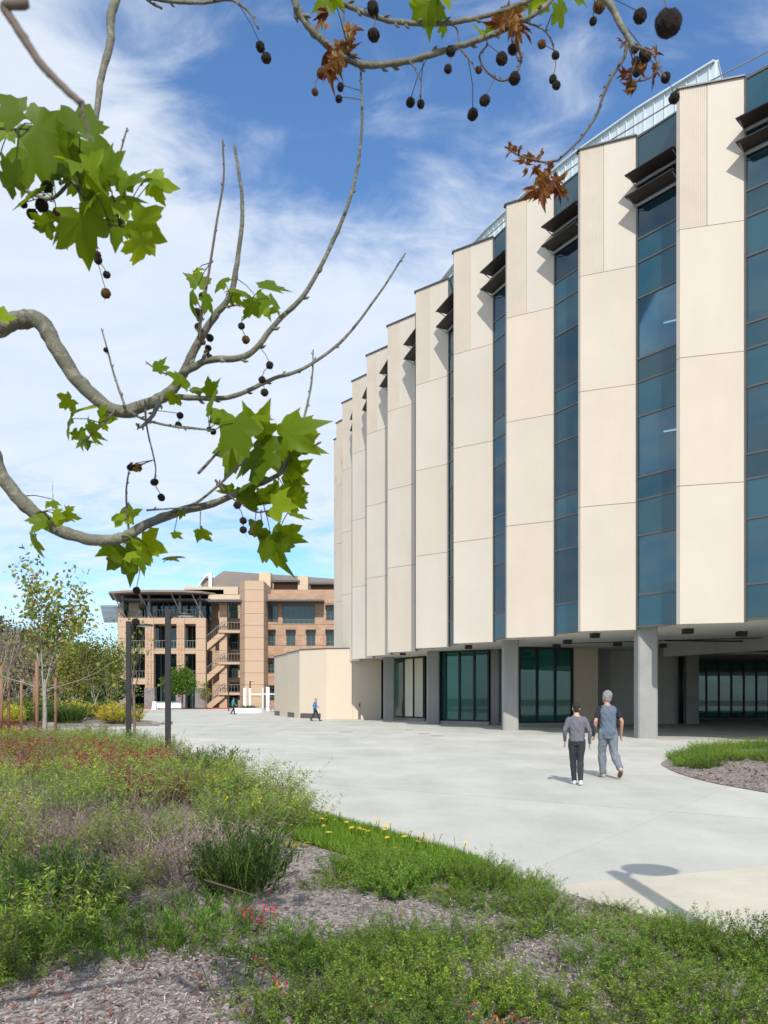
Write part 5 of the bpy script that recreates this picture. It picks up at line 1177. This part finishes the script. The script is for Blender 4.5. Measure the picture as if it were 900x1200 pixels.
# red flowering sage, thin stems in the foreground
def red_sage(px, y, tops, label, bloom=True):
    g = G(px, y); t = empty('red_flowering_sage', (g.x, g.y, .05), label, 'plant'); m = MB(); fl = []; lv = []
    for tx, ty in tops:
        top = W(tx, ty, g.y+random.uniform(-.15, .2)); b = Vector((g.x+random.uniform(-.05, .05), g.y, .03)); mid = b.lerp(top, .55)+Vector((random.uniform(-.03, .03), 0, .03)); S = smooth_open([b, mid, top], 5); m.tube(S, [.0035*(1-.6*i/(len(S)-1)) for i in range(len(S))], 5)
        for q in range(12): fl.append(top+Vector((random.gauss(0, .022), random.gauss(0, .022), random.gauss(0, .022)-.01)))
        for q in range(6): lv.append(S[random.randint(3, 9)]+Vector((random.gauss(0, .01), random.gauss(0, .01), 0)))
    m.build('stems', M['olive'], t)
    for nm, mt, pl, L, w in (('flowers', 'redfl', fl, .019, .014), ('leaves', 'shrub', lv, .035, .014)):
        if nm == 'flowers' and not bloom: continue
        P = np.array([tuple(p) for p in pl]); D = rng.normal(size=P.shape); D /= np.linalg.norm(D, axis=1, keepdims=True); V, r = leaf_arrays(P, D, np.full(len(P), L), np.full(len(P), w), rng.random(len(P)), .15); quads_object(nm, V, r, M[mt], t)['kind'] = 'stuff'
red_sage(285, 1200, [(293,1064),(317,1067),(305,1078),(303,1122),(311,1060)], 'tall thin sage with red flower heads rising in front of the deep green bush')
red_sage(315, 1212, [(322,1150),(310,1164),(322,1180),(314,1196),(330,1160)], 'shorter red flowered sage low in the foreground left of the centre')
red_sage(490, 1215, [(445,1180),(462,1190),(480,1172),(492,1185),(505,1178),(520,1168),(470,1195),(530,1190),(500,1198),(412,1160),(432,1192),(540,1180),(455,1172),(515,1192),(487,1196),(552,1188)], 'spreading red flowered sage at the bottom edge of the photo')
red_sage(590, 1222, [(568,1186),(590,1197),(605,1194),(620,1198),(578,1200)], 'few red flower heads among rosemary at the bottom edge, right of the centre')
red_sage(265, 1215, [(236,1130),(252,1120),(272,1130),(246,1150),(285,1140)], 'bare thin stemmed plant at the bottom edge below the deep green bush', bloom=False)
# fallen branches
for pl, l in (([(215,1065),(238,1052),(275,1047),(305,1036)], 'long pale fallen branch across the dried shrub'), ([(240,1070),(262,1078),(300,1092)], 'short fallen branch pointing to the right in the near bed'), ([(150,1052),(190,1040),(230,1012)], 'thin grey fallen branch behind the long pale one')):
    P = [G(*p)+Vector((0, 0, .26)) for p in pl]; tag(MB().tube(smooth_open(P, 4), [.010-.0006*k for k in range(4*(len(P)-1)+1)], 6).build('fallen_branch', M['dry'], None, base=tuple(P[0])), l, 'branch')
# mulch chips and fallen leaves on the bare ground
def litter(name, n, L, Wd, mat, region, up=.25, flat=.35):
    P = []
    while len(P) < n:
        px, y = random.uniform(*region[:2]), random.uniform(*region[2:]); g = G(px, y)
        if inside(g.x, g.y, BED) : P.append((g.x, g.y, bed_height(g.x, g.y, BED)+random.uniform(.0, .025)))
        elif inside(g.x, g.y, BED3): P.append((g.x, g.y, bed_height(g.x, g.y, BED3, .14)+random.uniform(.0, .02)))
    P = np.array(P); D = rng.normal(size=(n, 3)); D[:, 2] *= flat; D /= np.linalg.norm(D, axis=1, keepdims=True); S = np.cross(D, np.tile([0,0,1.], (n,1))+rng.normal(size=(n,3))*.35); S /= np.linalg.norm(S, axis=1, keepdims=True)
    Ls = (rng.uniform(.4, 1.4, n)*L)[:, None]; Ws = (rng.uniform(.5, 1.3, n)*Wd)[:, None]
    V = np.stack([P, P+D*Ls*.4+S*Ws*.5, P+D*Ls, P+D*Ls*.6-S*Ws*.5], 1).reshape(-1, 3); o = quads_object(name, V, np.repeat(rng.random(n), 4), M[mat]); o['kind'] = 'stuff'
litter('mulch_chips', 52000, .030, .007, 'chip', (-40, 940, 1000, 1290)); litter('mulch_chips', 9000, .05, .012, 'chip', (770, 940, 872, 940))
litter('fallen_leaves', 1300, .045, .032, 'fleaf', (-40, 900, 985, 1260), flat=.5); litter('fallen_leaves', 400, .10, .06, 'fleaf', (785, 930, 895, 930), flat=.3)
# fine ground cover filling the sage mass
def filler(n):
    P = []
    while len(P) < n:
        y = random.uniform(5.3, 24); x = random.uniform(-.55*y, -1); px = 450+x/y*FPX
        if inside(x, y, BED) and (px < 330 or y > 12.5) and hnoise(x*2.2, y*2.2) > -.35 and not (y < 6.2 and px < 330 and random.random() < .8) and not (y < 7.6 and px > 170): P.append((x, y, bed_height(x, y, BED)))
    P = np.array(P); D = rng.normal(size=(n, 3))*.8; D[:, 2] = np.abs(D[:, 2])+.5; D /= np.linalg.norm(D, axis=1, keepdims=True); P = P+D*rng.uniform(0, .22, n)[:, None]
    V, r = leaf_arrays(P, D, rng.uniform(.03, .09, n), np.full(n, .009), rng.random(n), .05); quads_object('ground_cover', V, r, M['shrub'])['kind'] = 'stuff'
filler(14000)
tag(MB().prism([(8.15,15.75),(8.75,15.55),(8.9,15.85),(8.3,16.05)], .10, .108).build('purple_paper', solid('purple_paper', (.30,.22,.42), .7), None, base=(8.5,15.8,.1)), 'flat purple scrap of paper lying on the mulch of the right bed', 'paper')
# drain covers
for k, (px, y, w) in enumerate(((405,858,.35),(497,860,.3),(512,862.5,.3),(480,855.5,.25))):
    g = G(px, y); m = MB(); m.prism([(g.x+math.cos(a*.393)*w, g.y+math.sin(a*.393)*w) for a in range(16)], .001, .010)
    tag(m.build('drain_cover', M['stoneb'], None, base=(g.x, g.y, 0)), ['dark drain cover on the paving before the woman in blue', 'drain cover in front of the second column from the annex', 'drain cover just right of another, in front of the shopfront glass', 'drain cover close to the blinds behind the glass'][k], 'drain cover')

# ================================================================== far small things
pl_ = empty('round_planter', (xof(291,87),87,0), 'low round white planter wall with a few plants before the stair tower', 'planter')
cx = xof(291,87); n = 28; ring = [(cx+math.cos(a*2*math.pi/n)*1.75, 87+math.sin(a*2*math.pi/n)*1.6) for a in range(n)]
MB().prism(ring, 0, .52).build('wall', M['white'], pl_)
P = rng.normal(size=(500,3))*np.array([.5,.4,.08])+np.array([cx,87,.6]); D = rng.normal(size=(500,3)); D /= np.linalg.norm(D,axis=1,keepdims=True); V, r = leaf_arrays(P, D, np.full(500,.18), np.full(500,.07), rng.random(500)); quads_object('plants', V, r, M['evergreen'], pl_)
fs_ = empty('white_frame_structure', (xof(305,96),96,0), 'white posts joined by a crossbar at the plaza end, left of the annex', 'frame structure')
for (a, b, t) in ((285.5,289,806),(292,294.5,806.5),(307.5,309,806),(312,316,805),(322,323.5,806)): m = MB(); m.box((xof(a,96),95.8,0),(xof(b,96),96.1,zof(t,96))); m.build('post', M['white'], fs_)
MB().box((xof(294.6,96),95.88,zof(814,96)),(xof(325,96),96.02,zof(812.7,96))).build('crossbar', M['white'], fs_)
w_ = empty('white_counter', (xof(198,113),113,0), 'long low white counter beneath the small round tree', 'counter'); MB().box((xof(184,113),112.6,.15),(xof(213,113),113.4,1.0)).build('body', M['white'], w_); MB().box((xof(183,113),112.5,1.0),(xof(214,113),113.5,1.08)).build('top', M['alu'], w_)
for a in (186,211): MB().box((xof(a,113),112.7,0),(xof(a,113)+.15,113.3,.149)).build('foot', M['black'], w_)
sg = empty('folding_sign', (xof(181,110),110,0), 'small white folding sign standing left of the long white counter', 'sign'); x = xof(181,110)
m = MB(); m.add([(x-.3,110.3,0),(x+.3,110.3,0),(x+.25,110,1.1),(x-.25,110,1.1),(x-.3,110.34,0),(x+.3,110.34,0),(x+.25,110.04,1.1),(x-.25,110.04,1.1)],[(0,1,2,3),(7,6,5,4),(0,4,5,1),(3,2,6,7),(0,3,7,4),(1,5,6,2)]); m.build('panel', M['white'], sg)
m = MB(); m.add([(x-.3,109.7,0),(x+.3,109.7,0),(x+.25,109.98,1.1),(x-.25,109.98,1.1),(x-.3,109.66,0),(x+.3,109.66,0),(x+.25,109.94,1.1),(x-.25,109.94,1.1)],[(3,2,1,0),(4,5,6,7),(1,5,4,0),(7,6,2,3),(4,7,3,0),(2,6,5,1)]); m.build('panel', M['white'], sg)
def bicycle(x, y, rz, label, first=[None]):
    if first[0] is None:
        t = empty('bicycle', (0,0,0))
        for wx in (-.52,.52): m = MB(); c = [Vector((wx+math.cos(a*.3927)*.33, 0, .34+math.sin(a*.3927)*.33)) for a in range(17)]; m.tube(c, .018, 5); m.build('wheel', M['tyre'], t)
        MB().tube([(-.52,0,.34),(-.12,0,.32),(.38,0,.78),(-.2,0,.8),(-.52,0,.34)], .018, 5).tube([(-.12,0,.32),(-.24,0,.9)], .018, 5).tube([(.52,0,.34),(.36,0,.95)], .018, 5).build('frame', M['alu'], t)
        MB().box((-.36,-.06,.9),(-.12,.06,.95)).build('saddle', M['black'], t); MB().tube([(.34,-.26,.98),(.36,0,.97),(.34,.26,.98)], .015, 5).build('handlebar', M['black'], t); first[0] = t
    else: t = copy_tree(first[0])
    t.location = (x, y, 0); t.rotation_euler = (0,0,rz); return tag(t, label, 'bicycle', 'bicycles parked by the white frame')
bicycle(xof(319,93),93,.3,'bicycle parked closest to the white crossbar posts'); bicycle(xof(325,94),94,.5,'bicycle parked nearest to the left end of the cream annex')

# ================================================================== people
M['skin'] = solid('skin', (.46,.25,.17), .55, var=.06); M['skin2'] = solid('skin_light', (.55,.33,.24), .55, var=.06)
M['hair_b'] = solid('black_hair', (.015,.012,.010), .6, var=.3, scale=60, bump=.8, bscale=120); M['hair_g'] = solid('grey_hair', (.27,.265,.26), .7, var=.35, scale=50, bump=1, bscale=90); M['hair_bl'] = solid('blond_hair', (.40,.26,.11), .6, var=.2, scale=40)
M['greyknit'] = solid('grey_knit', (.135,.13,.155), .9, var=.1, scale=12, bump=.3, bscale=180); M['denim'] = solid('black_denim', (.022,.026,.034), .85, var=.2, scale=14); M['vest'] = solid('slate_cloth', (.105,.135,.185), .85, var=.1, scale=12, bump=.3, bscale=160)
M['tee'] = solid('black_cotton', (.012,.014,.022), .9); M['trouser'] = solid('grey_trouser_cloth', (.17,.185,.215), .9, var=.12, scale=10, bump=.3, bscale=120); M['shoe_w'] = solid('white_shoe', (.62,.63,.68), .6); M['shoe_t'] = solid('beige_shoe', (.42,.38,.32), .7); M['sole'] = solid('brown_sole', (.16,.07,.04), .8)
M['bluej'] = solid('blue_cloth', (.08,.17,.42), .85, var=.1); M['tealj'] = solid('teal_cloth', (.03,.24,.22), .85, var=.1); M['jacket'] = solid('dark_jacket', (.03,.035,.05), .85, var=.2)
def remeshed(mb, name, mat, parent, voxel=.009, smooth=4, folds=0):
    me = mb.mesh(name+'_src'); tmp = bpy.data.objects.new('tmp', me); COL.objects.link(tmp)
    r = tmp.modifiers.new('r', 'REMESH'); r.mode = 'VOXEL'; r.voxel_size = voxel; s = tmp.modifiers.new('s', 'SMOOTH'); s.iterations = smooth; s.factor = .5
    dg = bpy.context.evaluated_depsgraph_get(); dg.update(); nm = bpy.data.meshes.new_from_object(tmp.evaluated_get(dg)); bpy.data.objects.remove(tmp)
    if folds:
        from mathutils import noise
        nm.update(); nn = [v.normal.copy() for v in nm.vertices]
        for v, q in zip(nm.vertices, nn): c = v.co; v.co = c+q*folds*(noise.noise(Vector((c.x*11, c.y*11, c.z*7+c.x*9)))+.6*noise.noise(Vector((c.x*24+3, c.y*24, c.z*15))))
    nm.name = name; nm.materials.clear(); nm.materials.append(M[mat]); nm.polygons.foreach_set('use_smooth', [True]*len(nm.polygons))
    o = bpy.data.objects.new(name, nm); COL.objects.link(o); o.parent = parent; return o
def taper(mb, a, b, r0, r1, n=12, ex=1.0, mid=None):
    a, b = Vector(a), Vector(b); P = [a.lerp(b, t) for t in (0, .25, .5, .75, 1)]; Rr = [r0+(r1-r0)*t for t in (0, .25, .5, .75, 1)]
    if mid: Rr[1] = max(Rr[1], mid); Rr[2] = (Rr[2]+mid)/2
    mb.tube(P, Rr, n, ex); mb.ball(a, r0*.99, n, 8); mb.ball(b, r1*.99, n, 8)
def torso(mb, rings, n=20):
    """rings: (x, y, z, half width, half depth)"""
    vs = []
    for (x, y, z, w, d) in rings:
        for k in range(n):
            a = 2*math.pi*k/n; ca, sa = math.cos(a), math.sin(a); e = .85; vs.append((x+math.copysign(abs(ca)**e, ca)*w, y+math.copysign(abs(sa)**e, sa)*d, z))
    m = len(rings); mb.add(vs, [tuple(range(n-1,-1,-1)), tuple((m-1)*n+k for k in range(n))]+[(j*n+k, j*n+(k+1)%n, (j+1)*n+(k+1)%n, (j+1)*n+k) for j in range(m-1) for k in range(n)])
def hand(mb, wr, d, side, s=1.0):
    d = Vector(d).normalized(); fw = Vector((0, 1, 0)); fw = (fw-d*fw.dot(d)).normalized(); nrm = d.cross(fw)*side
    M3 = Matrix((fw, nrm, d)).transposed(); c = Vector(wr)+d*.05*s; mb.ball(c, (.040*s, .016*s, .052*s), 10, 8, M3)
    for k, L in enumerate((.066, .076, .071, .056)):
        b = Vector(wr)+d*.085*s+fw*(.030-.020*k)*s; e1 = b+d*L*.5*s-nrm*.006*s; e2 = e1+(d*.75-nrm*.65).normalized()*L*.5*s; mb.tube([b-d*.02, b, e1, e2], [.0085*s, .0085*s, .008*s, .0068*s], 7)
    b = Vector(wr)+d*.03*s+fw*.032*s; e1 = b+(d*.6+fw*.65).normalized()*.032*s; e2 = e1+(d*.95+fw*.15-nrm*.2).normalized()*.028*s; mb.tube([b-fw*.015*s, b, e1, e2], [.011*s, .0105*s, .0095*s, .008*s], 7)
def person(loc, rz, Ht, P, wear, label, voxel=.009):
    k = Ht/1.76; t = empty('person', loc, label, 'person'); t.rotation_euler = (0,0,rz); t.scale = (k,)*3
    hx = P.get('lean', 0.0); hip = .93; nk = Vector((0, .03+hx, 1.47)); hd = Vector((0, .055+hx, 1.635)); hr = Matrix.Rotation(P.get('turn', 0), 3, 'Z')@Matrix.Rotation(P.get('nod', 0), 3, 'X')
    sh = [Vector((-.160, .01+hx, 1.395)), Vector((.160, .01+hx, 1.395))]; hp = [Vector((-.09, 0, hip)), Vector((.09, 0, hip))]
    rings = [(0,0,.84,.135,.10),(0,0,.93,.155,.115),(0,hx*.2,1.02,.140,.105),(0,hx*.4,1.12,.142,.098),(0,hx*.7,1.25,.158,.108),(0,hx*.9,1.34,.172,.108),(0,hx,1.40,.160,.092),(0,hx+.005,1.435,.128,.078),(0,hx+.01,1.465,.085,.062),(0,hx+.02,1.49,.055,.052)]
    # body: one continuous mesh
    b = MB(); torso(b, rings); b.tube([nk-Vector((0,0,.04)), nk, hd-Vector((0,0,.06))], [.062,.056,.055], 12)
    b.ball(hd, (.076,.098,.115), 16, 12, hr); b.ball(hd+hr@Vector((0,.028,-.06)), (.058,.066,.06), 12, 8, hr)
    b.tube([hd+hr@Vector((0,.088,.01)), hd+hr@Vector((0,.112,-.028)), hd+hr@Vector((0,.094,-.038))], [.009,.016,.012], 7)
    for s in (-1, 1): b.ball(hd+hr@Vector((s*.077,-.002,-.012)), (.012,.022,.034), 8, 6, hr)
    b.ball(hd+hr@Vector((0,.090,-.062)), (.026,.010,.009), 8, 6, hr)
    for s in (0, 1):
        e, w = Vector(P['elbow'][s]), Vector(P['wrist'][s]); taper(b, sh[s], e, .047, .036, 10, mid=.048); taper(b, e, w, .038, .026, 10, mid=.04); hand(b, w, (w-e)+Vector(P.get('hd', ((0,0,-.05),(0,0,-.05))[s] if 'hd' not in P else (0,0,0))), 1 if s == 0 else -1, 1.08)
        kn, an, to = Vector(P['knee'][s]), Vector(P['ankle'][s]), Vector(P['toe'][s]); taper(b, hp[s], kn, .082, .054, 12, mid=.084); taper(b, kn, an, .054, .038, 12, mid=.058); taper(b, an, to, .036, .025, 10)
    remeshed(b, 'body', wear['skin'], t, voxel*.75, 3)
    for s in (-1, 1):
        m = MB(); m.ball(hd+hr@Vector((s*.030,.087,.008)), .010, 8, 6); e = m.build('eye', M['black'], None); e.parent = t
    # hair
    h = MB(); hs = wear.get('hairsize', 1.0)
    h.ball(hd+hr@Vector((0,-.016,.026)), (.084*hs,.096*hs,.104*hs), 16, 12, hr)
    if wear.get('long'): h.ball(hd+hr@Vector((0,-.055,-.05)), (.072,.05,.10), 12, 8, hr)
    else: h.ball(hd+hr@Vector((0,-.05,-.035)), (.068*hs,.05*hs,.062*hs), 12, 8, hr)
    if hs > 1.04:
        for q in range(26): a = random.uniform(0, 6.28); z = random.uniform(-.1, 1); c = math.sqrt(1-z*z); h.ball(hd+hr@Vector((.078*c*math.cos(a), -.02+.088*c*math.sin(a)*(.9 if math.sin(a) < 0 else .6), .035+.092*z)), random.uniform(.016, .030), 6, 5)
    remeshed(h, 'hair', wear['hair'], t, .007, 1, folds=.014 if hs > 1.04 else .007)
    # trousers
    m = MB(); torso(m, [(x, y, z, w+.012, d+.012) for x, y, z, w, d in rings[:3]])
    g = wear.get('loose', .012)
    for s in (0, 1):
        kn, an = Vector(P['knee'][s]), Vector(P['ankle'][s]); taper(m, hp[s], kn, .092+g*.5, .062+g, 14, mid=.094+g*.5)
        en = kn.lerp(an, .94); taper(m, kn, en, .062+g, .046+g*1.2, 14, mid=.064+g); 
        for q in range(3): z = .35+.2*q; c = kn.lerp(en, z); m.ball(c, (.056+g, .056+g, .014), 12, 6)
    remeshed(m, 'trousers', wear['legs'], t, voxel, 3, folds=.004+.45*g)
    # top
    m = MB(); hem = wear.get('hem', .88); tr = [(x, y, z, w+.018, d+.02) for x, y, z, w, d in rings if z > hem+.01]; x, y, z, w, d = tr[0]; tr = [(x, y, hem, w+.01, d+.008)]+tr; torso(m, tr[:-1])
    sl = wear.get('sleeve', 1.0)
    if not wear.get('vest'):
        for s in (0, 1):
            e, w = Vector(P['elbow'][s]), Vector(P['wrist'][s]); taper(m, sh[s]+Vector((0,0,-.005)), e, .062, .048, 12, mid=.06)
            taper(m, e, e.lerp(w, .94), .048, .036, 12, mid=.048)
    remeshed(m, wear.get('topname', 'shirt'), wear['top'], t, voxel, 3, folds=.015)
    if wear.get('vest'):
        m = MB()
        for s in (0, 1): e = Vector(P['elbow'][s]); taper(m, sh[s]+Vector((0,0,-.005)), sh[s].lerp(e, .62), .064, .062, 12)
        torso(m, [(x, y, z, w+.008, d+.008) for x, y, z, w, d in rings[4:-1]]); remeshed(m, 't_shirt', wear['vest'], t, voxel, 2)
    # shoes
    for s in (0, 1):
        an, to = Vector(P['ankle'][s]), Vector(P['toe'][s]); f = (to-an); fl = Vector((f.x, f.y, f.z)).normalized(); dn = Vector(P.get('down', ((0,0,-1),(0,0,-1)))[s]).normalized(); f2 = (fl-dn*fl.dot(dn)).normalized(); sd = f2.cross(dn)
        M3 = Matrix((sd, f2, -dn)).transposed(); heel = an+dn*.045
        m = MB(); m.ball(heel-f2*.015, (.042,.052,.048), 10, 8, M3); m.ball(heel+f2*.10+dn*.006, (.050,.095,.036), 12, 8, M3); m.ball(heel+f2*.16+dn*.010, (.046,.06,.028), 10, 8, M3); m.ball(an-dn*.005, (.042,.046,.035), 10, 8, M3)
        sh_ = remeshed(m, 'shoe', wear['shoe'], t, .008, 2)
        m = MB(); m.ball(heel+f2*.075+dn*.034, (.050,.138,.014), 14, 6, M3); so = remeshed(m, 'sole', wear['solem'], t, .008, 1); so.parent = sh_
    return t
g1 = G(676,919.5); g2 = G(712.5,911.5)
person((g1.x, g1.y, 0), R(-4), 1.60, dict(lean=.02, turn=.05, elbow=((-.262,-.03,1.155),(.262,-.06,1.15)), wrist=((-.235,.11,.93),(.275,.03,.885)), knee=((-.07,.06,.50),(.07,-.01,.50)), ankle=((-.045,.05,.085),(.05,-.17,.10)), toe=((-.05,.18,.03),(.065,-.05,.03))),
       dict(skin='skin2', hair='hair_b', top='greyknit', legs='denim', shoe='shoe_w', solem='shoe_w', hem=.93, hairsize=.98, loose=.007, topname='sweater'), 'shorter dark haired walking person in grey long sleeved sweater and black jeans')
person((g2.x, g2.y, 0), R(2), 1.83, dict(lean=.03, turn=.42, elbow=((-.262,-.03,1.15),(.268,-.05,1.15)), wrist=((-.25,.09,.905),(.285,.05,.89)), knee=((-.09,.11,.50),(.115,-.02,.50)), ankle=((-.07,.10,.085),(.125,-.37,.22)), toe=((-.08,.23,.03),(.135,-.30,.09)), down=((0,0,-1),(0,-.72,-.70))),
       dict(skin='skin', hair='hair_g', top='vest', legs='trouser', shoe='shoe_t', solem='sole', hem=.80, vest='tee', hairsize=1.08, loose=.020, topname='waistcoat'), 'taller walking person, grey haired, in slate waistcoat over black tee and grey trousers')
m = MB(); bx_ = Vector((g2.x, g2.y, 0))
for q in range(5): m.ball(bx_+Vector((-.285-.012*q, .06+.03*(q-2), 1.13-.06*abs(q-2))), (.030,.055,.16-.018*abs(q-2)), 12, 8)
m.ball(bx_+Vector((-.30,.08,.98)), (.034,.085,.12), 12, 8)
jt = empty('jacket', (0,0,0), 'dark folded jacket hanging over the left arm of the grey haired walker', 'jacket'); remeshed(m, 'cloth', 'jacket', jt, .010, 3)
g3 = G(369,845); g4 = G(273,837)
person((g3.x, g3.y, 0), R(-80), 1.66, dict(lean=.03, elbow=((-.25,-.12,1.17),(.25,.08,1.17)), wrist=((-.25,.02,.97),(.26,.27,1.02)), knee=((-.08,.22,.52),(.08,-.06,.50)), ankle=((-.07,.36,.10),(.08,-.33,.13)), toe=((-.07,.49,.05),(.08,-.21,.03))),
       dict(skin='skin2', hair='hair_bl', top='bluej', legs='denim', shoe='tee', solem='tee', hem=.86, hairsize=1.0, long=1, topname='jacket'), 'person in a blue jacket and black trousers striding past the cream annex', .012)
person((g4.x, g4.y, 0), R(-60), 1.68, dict(lean=.02, elbow=((-.26,-.06,1.16),(.25,.02,1.16)), wrist=((-.25,.1,.98),(.25,.2,1.0)), knee=((-.08,.14,.51),(.08,0,.50)), ankle=((-.07,.18,.09),(.08,-.24,.11)), toe=((-.07,.31,.03),(.08,-.12,.03))),
       dict(skin='skin', hair='hair_b', top='tealj', legs='denim', shoe='tee', solem='tee', hem=.86, topname='shirt'), 'small distant person in a teal top and black trousers near the round planter', .012)
for k, lst in PROTO.items():
    for e in lst:
        if not e[1]:
            for c in list(e[0].children): bpy.data.objects.remove(c)
            bpy.data.objects.remove(e[0])
